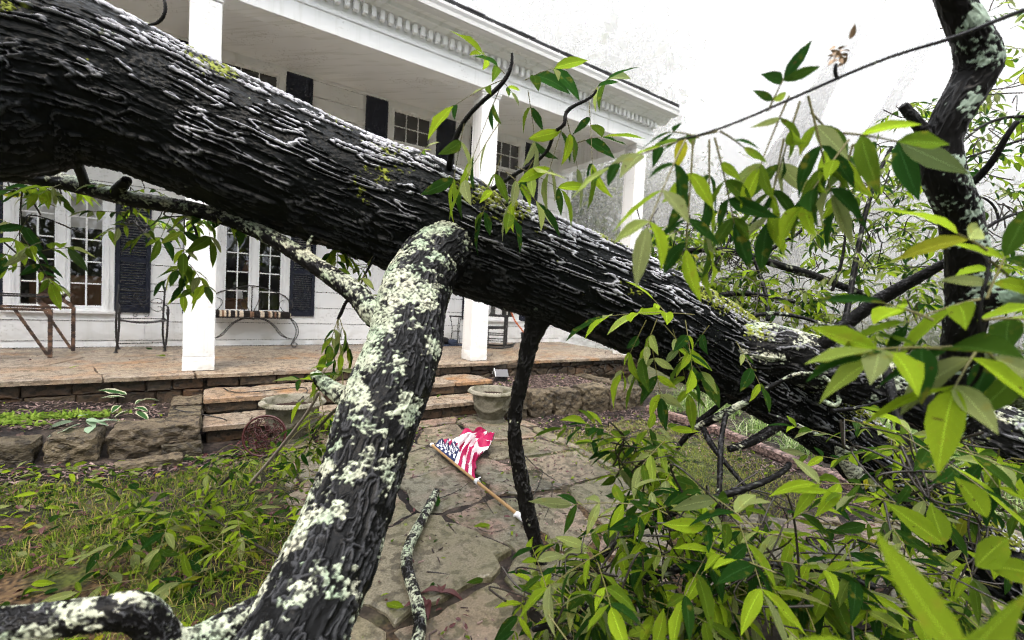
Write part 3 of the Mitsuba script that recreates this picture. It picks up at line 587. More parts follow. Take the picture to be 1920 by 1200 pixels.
planter('round cast-stone planter half hidden by leafy twigs at the left end of the steps', 0.70, 4.86, 0.0, 1.06, 1, 4)

# dark red wire wreath leaning on the left planter
plain('red_wire', (0.055, 0.012, 0.012), 0.4)
k = thing('wire_wreath', 'round dark red wire wreath filled with tangled twigs leaning below the left planter', 'wreath')
ang = np.linspace(0, 2*math.pi, 49)
def ring(R, r, y): return tube(np.stack([R*np.cos(ang), np.full(49, y), R*np.sin(ang)], 1), r, 8, False)
WL = (0.42, 4.47, 0.20)
add(f'{k}__hoop', place(ring(0.175, 0.0095, 0.0), WL, -0.35, -0.22), 'red_wire', True)
add(f'{k}__hoop', place(ring(0.150, 0.005, 0.05), WL, -0.35, -0.22), 'red_wire', True)
r_ = np.random.default_rng(5); tg = []
for _ in range(46):
    a0 = r_.uniform(0, 6.28); q = np.cumsum(np.vstack([[0.10*math.cos(a0), 0.02, 0.10*math.sin(a0)], r_.normal(0, .035, (5, 3))*np.array([1, .4, 1])]), axis=0)
    nn = np.linalg.norm(q[:, [0, 2]], axis=1, keepdims=True); q[:, [0, 2]] *= np.minimum(1, 0.165/np.maximum(nn, 1e-3)); tg.append(tube(spline(q, 14), 0.0034, 5))
kk = add(f'{k}__tangle', place(cat(tg), WL, -0.35, -0.22), 'red_wire', True); tag(kk, None, None, None, 'stuff')

# flag fallen on the path
k = thing('fallen_flag', 'crumpled red, white and blue striped flag on a wooden pole lying on the path', 'flag')
pa, pb = np.array([1.80, 3.93, 0.085]), np.array([1.775, 2.42, 0.055])
def c_pole(p, n, uv): return mix((0.42, 0.27, 0.13), (0.27, 0.15, 0.06), fb(p.x*60, p.y*5, p.z*60, 3))
textured('varnished_wood', c_pole, 0.3)
add(f'{k}__pole', tube([pa, (pa+pb)/2+[0, 0, -.004], pb], 0.0125, 14), 'varnished_wood', True)
plain('white_plastic', (0.72, 0.72, 0.74), 0.35)
dpl = (pb-pa)/np.linalg.norm(pb-pa)
add(f'{k}__bracket_cap', cat([tube([pb-dpl*.03, pb, pb+dpl*0.17, pb+dpl*0.185], [0.019, 0.021, 0.021, 0.012], 16), tube([pb-dpl*.02+[-.03, 0, 0], pb-dpl*.02+[.03, 0, 0]], 0.010, 8)]), 'white_plastic', 40)
add(f'{k}__finial', place(trimesh.creation.icosphere(subdivisions=2, radius=0.02), pa-dpl*0.015), 'white_plastic', True)
pc = pa+(pb-pa)*0.60
add(f'{k}__clip', cat([tube([pc-dpl*.02, pc+dpl*.02], 0.021, 12), tube([pc+[0, 0, .02], pc+[.03, 0, .03]], 0.006, 8)]), 'white_plastic', 40)
def c_flag(p, n, uv):
    u, v = uv.x, uv.y                                         # u along the fly, v down the hoist
    s = v*13.0; red = dr.floor(s)-2*dr.floor(s*0.5) < 0.5
    c = dr.select(red, mi.Color3f(0.36, 0.010, 0.075), mi.Color3f(0.66, 0.64, 0.66))
    cx, cy = u/0.4, s/7.0; can = (u < 0.4) & (s < 7.0)
    i, j = cx*12.0, cy*10.0; a, b = dr.round(i), dr.round(j)
    on = (a > 0.5) & (a < 11.5) & (b > 0.5) & (b < 9.5) & (dr.abs(dr.round((a+b)*0.5)*2-(a+b)) < 0.1)
    dx, dy = (i-a)*0.65, j-b; th = dr.atan2(dx, -dy); rad = dr.sqrt(dx*dx+dy*dy)
    kx = dr.abs(th*5/6.28318-dr.round(th*5/6.28318)); star = rad < dr.lerp(0.60, 0.25, kx*2)
    return dr.select(can, dr.select(on & star, mi.Color3f(0.78, 0.78, 0.80), mi.Color3f(0.018, 0.026, 0.075)), c)
textured('flag_cloth', c_flag, 0.55, 0.3)
nu_, nv_ = 130, 90
U, Vv = np.meshgrid(np.linspace(0, 1, nu_), np.linspace(0, 1, nv_), indexing='ij')
hpos = pa+(pb-pa)*(0.03+0.55*Vv)[..., None]                      # hoist edge on the pole
# the fly is swept up and to the right, then doubled back over itself into a soft bundle
ctrl = {0.0: [(0, 0, .012), (.06, .03, .05), (.11, .06, .05), (.20, .03, .12), (.33, .02, .12), (.40, -.10, .10)],
        0.35: [(0, 0, .014), (.08, .08, .07), (.13, .13, .06), (.30, .22, .13), (.46, .26, .13), (.50, .08, .15)],
        0.7: [(0, 0, .014), (.06, .10, .08), (.10, .17, .06), (.24, .36, .14), (.38, .50, .10), (.46, .36, .14)],
        1.0: [(0, 0, .014), (.03, .08, .05), (.06, .13, .05), (.14, .28, .08), (.22, .40, .07), (.29, .48, .03)]}
ks = sorted(ctrl); off = np.stack([CubicSpline(np.linspace(0, 1, 6), np.array(ctrl[q]))(np.linspace(0, 1, nu_)) for q in ks], 1)
off = CubicSpline(ks, off, axis=1)(np.linspace(0, 1, nv_))
pos = hpos+off*np.array([1.05, 0.9, 0.75])
wr = meshkit.fbm(np.stack([U*3.2+Vv*2, Vv*7-U*3, 0*U], -1), 4, 5)-0.5
pos[..., 2] += 0.10*wr*np.minimum(1, U*5)+0.03*np.sin(Vv*38+U*9+5*wr)*np.minimum(1, U*4); pos[..., 0] += 0.07*wr*U; pos[..., 1] += 0.05*(meshkit.noise(np.stack([U*5, Vv*6, 0*U+8], -1), 2)-0.5)*U
fo = 1-np.abs(2*meshkit.noise(np.stack([U*5+Vv*4+2*wr, Vv*11-U*5, 0*U+3], -1), 6)-1); pos[..., 2] += 0.055*(fo-.5)*np.minimum(1, U*4); pos[..., 0] += 0.03*(fo-.5)*np.minimum(1, U*4)
pos[..., 2] = np.maximum(pos[..., 2]-0.02*U, 0.036+0.006*fo)
i, j = np.meshgrid(np.arange(nu_-1), np.arange(nv_-1), indexing='ij'); i = i.ravel(); j = j.ravel()
add(f'{k}__cloth', tm(pos.reshape(-1, 3), np.stack([i*nv_+j, (i+1)*nv_+j, (i+1)*nv_+j+1, i*nv_+j+1], 1)), 'flag_cloth', True, uv=np.stack([U.ravel(), Vv.ravel()], 1))

# wrought-iron armchair on the porch
def scroll(c, R, a0, turns, sgn=1, n=26, r0=0.1):
    t = np.linspace(0, 1, n); a = a0+sgn*turns*2*math.pi*t; rr_ = R*(1-(1-r0)*t); return [(c[0]+q*math.cos(b), 0, c[1]+q*math.sin(b)) for q, b in zip(rr_, a)]
k = thing('iron_chair', 'black wrought-iron armchair with a scrolled back left of the nearest porch column', 'chair')
CL, CR = (-0.785, 8.105, FZ), math.radians(9.0)
def A(name, m, bs='black_iron', sm=True): return add(f'{k}__{name}', place(m, CL, CR), bs, sm)
for s_ in (-1, 1):
    x = 0.265*s_
    A('front_leg', tube(spline([(x-.012*s_*0-0.02, 0, 0.008), (x, 0.0, 0.2), (x+0.01, 0, 0.45), (x+0.01, 0, 0.56)], 14), 0.0135, 8)); A('finial', place(lathe([(0.012, 0), (0.022, 0.02), (0.022, 0.04), (0.012, 0.05), (0.02, 0.065), (0.02, 0.085), (0.008, 0.1), (0.016, 0.115), (0.0, 0.13)], 12), (x+.01, 0, 0.53)))
    A('foot', place(lathe([(0.0, 0), (0.024, 0), (0.024, 0.012), (0.012, 0.02)], 12), (x-.02, 0, 0.002)))
    A('back_leg', tube(spline([(x+0.02, 0.42, 0.008), (x-.01, 0.40, 0.25), (x-.01, 0.39, 0.46), (x, 0.42, 0.7), (x+0.015, 0.46, 0.93)], 20), 0.013, 8))
    A('foot', place(lathe([(0.0, 0), (0.022, 0), (0.022, 0.012), (0.012, 0.02)], 12), (x+.02, 0.42, 0.002)))
    A('seat_rail', tube([(x+.008, 0, 0.45), (x-.005, 0.39, 0.46)], 0.009, 6)); A('armrest', tube(spline([(x+.01, 0, 0.60), (x+.02, .15, 0.64), (x, 0.42, 0.66)], 12), 0.010, 6))
A('stretcher', tube([(-.275, 0, 0.13), (.265, 0, 0.13)], 0.007, 6)); A('stretcher', tube([(-.27, 0.41, 0.45), (.27, 0.41, 0.45)], 0.007, 6))
A('top_rail', tube([(-.26, 0.448, 0.86), (.27, 0.448, 0.86)], 0.008, 6))
xs_, ys_ = np.meshgrid(np.linspace(-.255, .265, 13), np.linspace(0, .39, 9), indexing='ij'); zs_ = 0.45-0.045*(1-((xs_-.005)/.26)**2)
i, j = np.meshgrid(np.arange(12), np.arange(8), indexing='ij'); i = i.ravel(); j = j.ravel()
A('seat', tm(np.stack([xs_.ravel(), ys_.ravel(), zs_.ravel()], 1), np.stack([i*9+j, (i+1)*9+j, (i+1)*9+j+1, i*9+j+1], 1)))
sc = []
for s_ in (-1, 1):
    sc += [scroll((0.055*s_, 0.80), 0.045, math.pi*1.5-s_*0.9, 1.3, s_), scroll((0.06*s_, 0.50), 0.04, math.pi*0.5+s_*.9, 1.3, -s_)]
    sc += [spline([(0.0, 0, 0.655), (0.10*s_, 0, 0.70), (0.20*s_, 0, 0.755), (0.245*s_, 0, 0.71), (0.21*s_, 0, 0.68), (0.19*s_, 0, 0.70)], 22), spline([(0.0, 0, 0.655), (0.10*s_, 0, 0.62), (0.19*s_, 0, 0.56), (0.245*s_, 0, 0.60), (0.215*s_, 0, 0.635), (0.19*s_, 0, 0.62)], 22)]
    sc += [spline([(0.095*s_, 0, 0.77), (0.03*s_, 0, 0.70), (0, 0, 0.655), (-0.03*s_, 0, 0.60), (-0.095*s_, 0, 0.53)], 14)]
kk = A('scrollwork', cat([place(tube(q, 0.0055, 6), (0, 0.425, 0)) for q in sc]+[place(rock(.04, .02, .04, 1, 1), (0, 0.425, 0.655))])); tag(kk, None, None, None, 'stuff')

# wrought-iron bench with a striped cushion
k = thing('iron_bench', 'black wrought-iron bench with an arched back and striped seat cushion below the second window', 'bench')
CL, CR = (0.575, 8.40, FZ), 0.0
def c_stripe(p, n, uv):
    s = p.x*34.0; r = mikit.cell_rand(dr.floor(s), 4)
    c = dr.select(r < 0.45, mi.Color3f(0.018, 0.015, 0.014), dr.select(r < 0.75, mi.Color3f(0.52, 0.44, 0.35), mi.Color3f(0.20, 0.12, 0.075))); return c*(0.8+0.4*nz(p.x*200, p.y*200, p.z*200))
textured('striped_fabric', c_stripe, 0.9, 0.1)
for q in range(2):
    m = bx(-0.56+q*0.561, -0.002+q*0.561, -0.02, 0.36, 0.50, 0.60, 0.022).subdivide().subdivide(); v = np.array(m.vertices); v[:, 2] += 0.014*(meshkit.fbm(v*7+q, 3)-0.5)*(v[:, 2] > .53); m.vertices = v; A('cushion', m, 'striped_fabric', 40)
A('seat_frame', cat([tube([(-.57, y, 0.495), (.57, y, 0.495)], 0.009, 6) for y in (0.0, 0.34)]+[tube([(x, 0, 0.495), (x, .34, 0.495)], 0.008, 6) for x in (-.57, -.2, .2, .57)]))
A('back_arch', tube(spline([(-.57, 0.34, 0.495), (-.585, .36, 0.70), (-.56, .37, 0.80), (-.3, .38, 0.95), (0, .38, 1.02), (.3, .38, 0.95), (.56, .37, 0.80), (.585, .36, 0.70), (.57, .34, .495)], 60), 0.010, 7))
for s_ in (-1, 1):
    A('armrest', tube(spline([(s_*.57, .36, .80), (s_*.58, .22, .79), (s_*.585, .06, .76), (s_*.575, .0, .70), (s_*.55, .03, .66)], 24), 0.010, 7))
    for dx in (0, .035):
        A('leg', tube(spline([(s_*(.55+dx*.3), .02, .49), (s_*(.60+dx), .01, .42), (s_*(.645+dx), .0, .28), (s_*(.60+dx*.6), .0, .12), (s_*(.58), -.01, .045), (s_*.62, -.01, .014), (s_*.665, -.01, .045), (s_*.63, -.01, .085), (s_*.60, -.01, .07)], 44), 0.009, 6))
        A('leg_arch', tube(spline([(0, .02+dx, .488-dx*.5), (s_*.18, .02+dx, .475-dx*.5), (s_*.33, .02+dx, .36-dx), (s_*.42, .02+dx, .24-dx), (s_*.52, .01, .165), (s_*.585, .0, .15)], 30), 0.008, 6))
    kk = A('scrollwork', cat([tube(q, 0.006, 6) for q in ([(a, .375, c) for a, b, c in spline([(0, 0, .50), (s_*.06, 0, .66), (s_*.11, 0, .80), (s_*.14, 0, .93)], 16)], [(a, .375, c) for a, b, c in spline([(0, 0, .50), (s_*.10, 0, .60), (s_*.17, 0, .74), (s_*.12, 0, .78)], 16)],
        [(a, .375, c) for a, b, c in scroll((s_*.30, .83), .05, 1.2 if s_ > 0 else 1.9, 1.2, s_)], [(a, .375, c) for a, b, c in spline([(s_*.57, 0, .52), (s_*.47, 0, .62), (s_*.42, 0, .74), (s_*.50, 0, .80)], 14)])])); tag(kk, None, None, None, 'stuff')
A('back_bar', tube([(0, .375, .50), (0, .378, 1.015)], 0.009, 6))

# rusty table frame at the left edge
k = thing('iron_table', 'rusty iron table frame with curled top brackets standing on the porch at the far left', 'table')
CL, CR = (0, 0, FZ), 0.0
def bar(a, b, w=0.045, t=0.012):
    a, b = np.array(a, float), np.array(b, float); L = np.linalg.norm(b-a); d = (b-a)/L; m = bx(0, L, -t/2, t/2, -w/2, w/2, 0.003)
    s = np.cross(d, [0, 0, 1.0]) if abs(d[2]) < .95 else np.array([0, 1.0, 0]); s /= np.linalg.norm(s); u = np.cross(s, d)*-1; M = np.eye(4); M[:3, 0] = d; M[:3, 1] = np.cross(u, d); M[:3, 2] = u; M[:3, 3] = a; m.apply_transform(M); return m
XF, XB, XL = -1.63, -1.55, -2.75
for (x, y, nm) in ((XF, 7.70, 0), (XB, 8.38, 1), (XL, 7.70, 0), (XL+.08, 8.38, 1)):
    s_ = 1 if x > -2.2 else -1
    A('leg', bar((x, y, 0.0), (x, y, 0.60), 0.038, 0.038), 'rusty_iron', 25)
    ct = spline([(x, y, 0.60), (x-.02*s_, y, .625), (x-.09*s_, y, .68), (x-.11*s_, y, .72), (x-.08*s_, y, .765), (x-.03*s_, y, .77), (x+.0*s_, y, .745)], 22)
    A('curled_bracket', cat([bar(a, b, 0.05, 0.012) for a, b in zip(ct[:-1], ct[1:])]), 'rusty_iron', 40)
    A('brace', bar((x-.02*s_, y, 0.03), (x-.30*s_, y, 0.585), 0.032, 0.012), 'rusty_iron', 25)
A('rail', bar((XL, 7.70, 0.59), (XF, 7.70, 0.59), 0.03, 0.03), 'rusty_iron', 25); A('rail', bar((XL+.08, 8.38, 0.59), (XB, 8.38, 0.59), 0.03, 0.03), 'rusty_iron', 25); A('brace', bar((-2.2, 7.7, 0.585), (-2.5, 7.7, 0.03), 0.032, 0.012), 'rusty_iron', 25)
A('top_rim', cat([bar((XL-.1, y, .75), (XF-.02, y, .75), .02, .02) for y in (7.66, 8.42)]+[bar((x, 7.67, .75), (x, 8.41, .75), .02, .02) for x in (XF-.02, XL-.1)]), 'black_iron', 25)

# rocking chair behind the second column
k = thing('rocking_chair', 'black wooden rocking chair with a slatted back behind the middle porch column', 'rocking chair')
CL, CR = (4.95, 7.95, FZ), math.radians(52)
for s_ in (-1, 1):
    x = .26*s_
    A('rocker', cat([tube(spline([(x, -.42, .085), (x, -.25, .035), (x, 0, .018), (x, .3, .045), (x, .55, .13)], 26), 0.02, 8)]), 'black_wood')
    A('front_leg', tube([(x, -.22, .045), (x, -.22, .66)], 0.021, 10), 'black_wood'); A('back_post', tube(spline([(x*.96, .18, .03), (x*.96, .20, .42), (x*.96, .30, .85), (x*.96, .38, 1.16)], 16), 0.021, 10), 'black_wood')
    A('armrest', bx(x-.045, x+.045, -.30, .27, .655, .685, .01), 'black_wood', 30)
    for z in (.16, .28): A('stretcher', tube([(x, -.22, z), (x*.96, .18, z)], 0.011, 8), 'black_wood')
for z in (.18, .30): A('stretcher', tube([(-.26, -.22, z), (.26, -.22, z)], 0.012, 8), 'black_wood')
A('seat', place(bx(-.27, .27, -.25, .22, -.02, .02, .012), (0, 0, .42), 0, math.radians(-4)), 'black_wood', 30)
for x in np.linspace(-.19, .19, 5): A('back_slat', tube(spline([(x, .21, .44), (x, .30, .82), (x, .375, 1.12)], 10), [.022]*10, 6), 'black_wood')
A('head_rail', bx(-.27, .27, .355, .39, 1.10, 1.20, .012), 'black_wood', 30)
# slender plant stand
k = thing('plant_stand', 'small round black metal plant stand left of the middle porch column', 'plant stand')
CL, CR = (4.27, 8.40, FZ), 0.0
A('top', lathe([(0, .60), (.155, .60), (.165, .61), (.155, .62), (0, .62)], 28)); A('ring', place(tube(np.stack([.09*np.cos(ang), .09*np.sin(ang), 0*ang], 1), .006, 6, False), (0, 0, .30)))
for a in (0.4, 2.5, 4.6): A('leg', tube(spline([(.14*math.cos(a), .14*math.sin(a), .60), (.10*math.cos(a), .10*math.sin(a), .45), (.085*math.cos(a), .085*math.sin(a), .28), (.16*math.cos(a), .16*math.sin(a), 0.004)], 16), .008, 6))
plain('navy_cloth', (0.035, 0.045, 0.075), 0.9, .1); plain('black_cloth', (0.010, 0.010, 0.011), .85, .2)
k = thing('doormat', 'dark blue mat lying by the wall under the plant stand', 'mat'); add(f'{k}__pad', bx(3.72, 4.45, 8.28, 8.70, FZ+.004, FZ+.022, .006), 'navy_cloth')
for i_, (x, y, sx, sy, sz) in enumerate(((3.98, 8.46, .34, .2, .16), (4.18, 8.36, .20, .15, .12))):
    m = rock(sx, sy, sz, 60+i_, 3, .22, .2); k = add('cloth_bag', place(m, (x, y, FZ+.02+sz*.44)), ('black_cloth', 'navy_cloth')[i_], True); tag(k, ['slumped black bag lying on the mat by the porch wall', 'small dark blue bundle lying beside the plant stand leg'][i_], 'bag')
k = thing('flower_bucket', 'black bucket on the porch right of the rocking chair', 'bucket'); CL, CR = (6.05, 8.35, FZ), 0.0
A('body', lathe([(0, .004), (.10, .004), (.135, .27), (.128, .27), (.096, .02), (0, .02)], 28), 'black_wood', 30); A('rim', place(tube(np.stack([.135*np.cos(ang), .135*np.sin(ang), 0*ang], 1), .008, 6, False), (0, 0, .27)), 'black_wood')
plain('orange_plastic', (0.62, 0.12, 0.03), 0.45)
k = add('garden_hose', tube(spline([(5.70, 8.62, FZ+.90), (5.74, 8.55, FZ+.72), (5.82, 8.48, FZ+.52), (5.92, 8.42, FZ+.38), (6.02, 8.36, FZ+.22), (6.05, 8.35, FZ+.03)], 30), .016, 10), 'orange_plastic', True); tag(k, 'bright orange hose arching into the black bucket', 'hose')
k = thing('bird_house', 'small dark bird house with a pale peaked roof behind the right planter', 'bird house'); CL, CR = (3.72, 5.75, .27), math.radians(-20)
A('body', extr([(-.09, 0), (.09, 0), (.09, .09), (0, .16), (-.09, .09)], -.08, .08), 'black_wood', False)
A('roof', cat([place(bx(-.10, .10, -.075, .075, -.006, .006), (0, s_*.062, .135), 0, -s_*math.radians(38)) for s_ in (-1, 1)]), 'shingle', False)
A('roof_edge', cat([place(bx(-.105, .105, -.078, .078, -.004, .004), (0, s_*.062, .148), 0, -s_*math.radians(38)) for s_ in (-1, 1)][:0]+[tube([(-.105, 0, .20), (-.105, s_*.135, .095)], .007, 6) for s_ in (-1, 1)]), 'white_card', False)
# ------------------------------------------------------------------ the fallen tree
def limb(key, ctrl, nu, nv, amp=0.01, freq=24.0, along=0.28, lich=0.0, lich_scale=1.0, moss=0.0, crest=0.10, seed=0, base=(0.006, 0.0057, 0.0058), world=False, lumpy=0.05, bsdf='bark', liccol=None, tail=None, sharp=0.35, licdir=None, face=None):
    """ctrl: (px, py, depth, width in px) in the photograph, or (x, y, z, radius) with world=True"""
    if world: c = np.array(ctrl, float)
    else: c = np.array([[*P(a, b, d), w*d/FOC/2] for a, b, d, w in ctrl])
    s0 = np.concatenate([[0], np.cumsum(np.linalg.norm(np.diff(c[:, :3], axis=0), axis=1))])
    fine = np.linspace(0, s0[-1], nv)
    from scipy.interpolate import PchipInterpolator
    pos = CubicSpline(s0, c[:, :3])(fine) if len(c) > 2 else np.stack([np.interp(fine, s0, c[:, i]) for i in range(3)], 1)
    R = PchipInterpolator(s0, c[:, 3])(fine)
    t, A, B = frames(pos)
    th = np.arange(nu)*2*math.pi/nu
    if face is not None:      # finer steps round the side named
        w0 = math.atan2(B[nv//2]@np.array(face), A[nv//2]@np.array(face)); th = w0+th-0.62*np.sin(th)
    dirv = np.cos(th)[None, :, None]*A[:, None]+np.sin(th)[None, :, None]*B[:, None]
    q = np.stack([np.cos(th)[None]*R[:, None], np.sin(th)[None]*R[:, None], np.broadcast_to(fine[:, None], (nv, nu))], -1)
    big = meshkit.fbm(q*np.array([3.2, 3.2, 1.8])/max(R.mean()/0.25, 0.25)+seed*3.1, 3, seed)-0.5
    rad = R[:, None]*(1+lumpy*4*big)
    q2 = q*np.array([1, 1, 0.35]); wq = q+0.013*(np.stack([meshkit.fbm(q2*13*freq/24+seed, 2, seed+1), meshkit.fbm(q2*13*freq/24+31+seed, 2, seed+2), meshkit.noise(q2*9*freq/24+77+seed, seed+3)], -1)-0.5)*2*(24.0/freq)
    def ridge(f, k):
        n = meshkit.noise(wq*np.array([f, f, f*along])+seed*11.7, seed+k); return 1-np.abs(2*n-1)*1.25
    r1 = np.clip((ridge(freq, 5)-sharp)/(1-sharp), 0, 1); r2 = np.clip((ridge(freq*1.7, 6)-sharp)/(1-sharp), 0, 1)
    def thin(f, k, w):      # crumbly crests of even width along the ridge lines
        n = meshkit.noise(wq*np.array([f, f, f*along])+seed*11.7, seed+k); arc = np.maximum(np.roll(th, -1)-np.roll(th, 1), 0); arc[[0, -1]] = arc[1]
        gth = (np.roll(n, -1, 1)-np.roll(n, 1, 1))/(arc[None]*R[:, None]+1e-6); gs = np.gradient(n, fine, axis=0)
        return np.clip(1-np.abs(n-0.5)/(np.hypot(gth, gs)+0.12*f)/w, 0, 1)
    brk = np.clip((meshkit.fbm(q*np.array([22, 22, 9])*freq/30+seed, 2, seed+40)-0.36)/0.12, 0, 1)
    t1 = np.maximum(thin(freq, 5, 0.24/freq), 0.8*thin(freq*1.7, 6, 0.17/freq))*brk
    h = 0.30*np.maximum(r1, 0.62*r2)+0.70*t1**0.7
    gr = meshkit.fbm(q*np.array([110, 110, 70])+seed, 3, seed+9); h = np.clip(h*(0.55+0.9*gr), 0, 1)
    disp = amp*(h-0.35)+amp*0.28*(gr-0.5)
    col = np.array(base)*(0.5+gr[..., None])
    skylit = np.clip((dirv[..., 2]+0.35+1.5*(meshkit.fbm(q*6+seed+60, 3, seed+12)-0.5))/0.8, 0.05, 1)      # skylight put into the bark colour: crests paler facing up, darker beneath
    ck = np.clip((t1*(0.5+gr)-0.42)/0.25, 0, 1)*np.clip((gr-0.33)/0.12, 0, 1)*skylit
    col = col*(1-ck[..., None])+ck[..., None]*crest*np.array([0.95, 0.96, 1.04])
    pw = pos[:, None]+dirv*rad[..., None]
    if lich > 0:
        n1 = meshkit.fbm(pw*7.0/lich_scale+seed, 3, seed+20); n2 = meshkit.fbm(pw*42.0/lich_scale+seed, 3, seed+21)
        lv = 0.72*n1+0.43*n2+(lich-1.0)*0.34
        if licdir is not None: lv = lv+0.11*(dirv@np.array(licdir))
        lm = np.clip((lv-0.545)/0.03, 0, 1)
        n3 = meshkit.noise(pw*70+5, seed+22)[..., None]; n4 = meshkit.noise(pw*16+9, seed+23)[..., None]
        n5 = np.clip((meshkit.fbm(pw*120, 2, seed+25)-0.30)/0.25, 0.12, 1)[..., None]; lc = np.array((0.34, 0.44, 0.31))*(1-n4)+np.array((0.58, 0.56, 0.44))*n4; lc = lc*(0.70+0.45*n3)*n5
        if liccol is not None: lc = np.array(liccol)*(0.7+0.5*n3)
        col = col*(1-lm[..., None])+lc*lm[..., None]; disp = disp*(1-0.3*lm)+lm*(0.001+0.002*n3[..., 0]*n5[..., 0])*min(1.0, R.mean()/0.05)
    if moss > 0:
        up = dirv[..., 2]; n1 = meshkit.fbm(pw*5+40, 3, seed+30); n2 = meshkit.fbm(pw*50, 3, seed+31)
        far = np.linspace(0, 1, nv)[:, None]
        mm = np.clip((n1+0.5*n2+0.25*up+0.5*moss*far-1.13)/0.05, 0, 1)*(gr > 0.5)
        col = col*(1-mm[..., None])+mm[..., None]*np.array((0.20, 0.23, 0.03)); disp += mm*0.003
    v = (pos[:, None]+dirv*(rad+disp)[..., None]).reshape(-1, 3)
    i, j = np.meshgrid(np.arange(nv-1), np.arange(nu), indexing='ij'); i = i.ravel(); j = j.ravel(); k = (j+1) % nu
    f = np.stack([i*nu+j, i*nu+k, (i+1)*nu+k, (i+1)*nu+j], 1); f = np.vstack([f[:, [0, 1, 2]], f[:, [0, 2, 3]]])
    v = np.vstack([v, pos[:1]-t[:1]*R[0]*0.3, pos[-1:]+t[-1:]*R[-1]*0.4]); col = np.vstack([col.reshape(-1, 3), [base], [base] if tail is None else [tail]])
    jj = np.arange(nu); kk = (jj+1) % nu; L = (nv-1)*nu
    f = np.vstack([f, np.stack([kk, jj, np.full(nu, len(v)-2)], 1), np.stack([L+jj, L+kk, np.full(nu, len(v)-1)], 1)])
    return add(key, tm(v, f), bsdf, True, color=np.clip(col, 0, 0.9))

thing('fallen_tree', 'huge dark uprooted tree lying across the yard with ridged black bark and green leaves', 'fallen tree')
FT = 'fallen_tree'
TRUNK = [(-420, 20, 1.38, 700), (-200, 90, 1.52, 520), (0, 137, 1.68, 372), (130, 152, 1.78, 304), (320, 219, 1.93, 256), (535, 311, 2.08, 234), (660, 362, 2.17, 220), (770, 402, 2.25, 222), (890, 453, 2.33, 204), (1060, 518, 2.46, 185),
         (1250, 603, 2.60, 176), (1340, 652, 2.65, 165), (1400, 688, 2.68, 150), (1480, 740, 2.68, 132), (1560, 800, 2.64, 116), (1640, 865, 2.55, 112), (1740, 945, 2.4, 110), (1870, 1050, 2.2, 108), (2050, 1200, 1.95, 105)]
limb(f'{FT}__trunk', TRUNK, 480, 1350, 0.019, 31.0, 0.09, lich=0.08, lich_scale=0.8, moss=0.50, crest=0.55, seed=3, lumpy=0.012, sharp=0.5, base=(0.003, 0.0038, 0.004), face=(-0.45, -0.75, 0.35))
LIMB = [(915, 476, 2.40, 100), (872, 456, 2.27, 116), (836, 464, 2.13, 120), (802, 502, 2.01, 118), (775, 560, 1.88, 124), (760, 640, 1.74, 136), (735, 720, 1.60, 148), (705, 800, 1.48, 150), (674, 900, 1.36, 150), (638, 1000, 1.25, 162), (592, 1110, 1.12, 176), (545, 1210, 1.0, 184), (470, 1340, 0.86, 200)]
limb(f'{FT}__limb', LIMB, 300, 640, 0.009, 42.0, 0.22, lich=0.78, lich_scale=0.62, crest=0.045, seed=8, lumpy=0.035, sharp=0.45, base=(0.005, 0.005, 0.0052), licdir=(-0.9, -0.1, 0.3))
UPPER = [(1230, 625, 2.62, 100), (1330, 640, 2.56, 104), (1420, 655, 2.52, 100), (1500, 672, 2.45, 98), (1600, 705, 2.32, 98), (1700, 742, 2.15, 100), (1800, 785, 2.0, 102), (1900, 825, 1.85, 105), (2080, 890, 1.62, 112), (2330, 985, 1.35, 104), (2700, 1090, 1.1, 40)]
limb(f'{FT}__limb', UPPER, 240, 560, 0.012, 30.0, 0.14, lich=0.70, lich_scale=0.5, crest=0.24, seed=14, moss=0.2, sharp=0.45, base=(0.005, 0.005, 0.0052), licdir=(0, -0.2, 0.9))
UPRIGHT = [(1803, 815, 1.97, 71), (1797, 740, 1.88, 64), (1802, 650, 1.78, 57), (1815, 560, 1.68, 62), (1812, 480, 1.62, 63), (1795, 390, 1.56, 63), (1765, 312, 1.5, 64), (1768, 258, 1.48, 57), (1797, 195, 1.45, 61), (1833, 125, 1.42, 66), (1817, 60, 1.38, 57), (1788, 0, 1.35, 49), (1765, -70, 1.3, 47), (1752, -230, 1.22, 40), (1748, -480, 1.12, 16)]
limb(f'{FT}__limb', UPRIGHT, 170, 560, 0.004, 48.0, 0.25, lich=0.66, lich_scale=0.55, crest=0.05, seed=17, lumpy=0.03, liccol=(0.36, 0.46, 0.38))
PROP = [(1016, 555, 2.43, 84), (1009, 596, 2.43, 50), (995, 640, 2.44, 33), (976, 720, 2.46, 25), (964, 800, 2.48, 24), (972, 870, 2.5, 26), (988, 950, 2.53, 27), (1004, 1020, 2.56, 26), (1020, 1085, 2.6, 27)]
limb(f'{FT}__limb', PROP, 90, 320, 0.009, 45.0, 0.4, lich=0.2, crest=0.05, seed=21, lumpy=0.06)
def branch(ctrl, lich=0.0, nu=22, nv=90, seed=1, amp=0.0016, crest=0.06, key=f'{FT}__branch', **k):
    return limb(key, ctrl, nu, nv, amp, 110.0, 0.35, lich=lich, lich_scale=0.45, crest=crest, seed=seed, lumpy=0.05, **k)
branch([(712, 598, 1.79, 40), (694, 582, 1.82, 46), (676, 560, 1.86, 42), (640, 530, 1.9, 38), (590, 497, 1.95, 32), (520, 452, 2.0, 29), (430, 412, 2.06, 27), (340, 388, 2.1, 27), (240, 372, 2.14, 28), (150, 348, 2.18, 29), (60, 332, 2.22, 30), (-40, 320, 2.3, 30)], 0.84, 64, 420, 31, 0.003, licdir=(0, 0, 1))
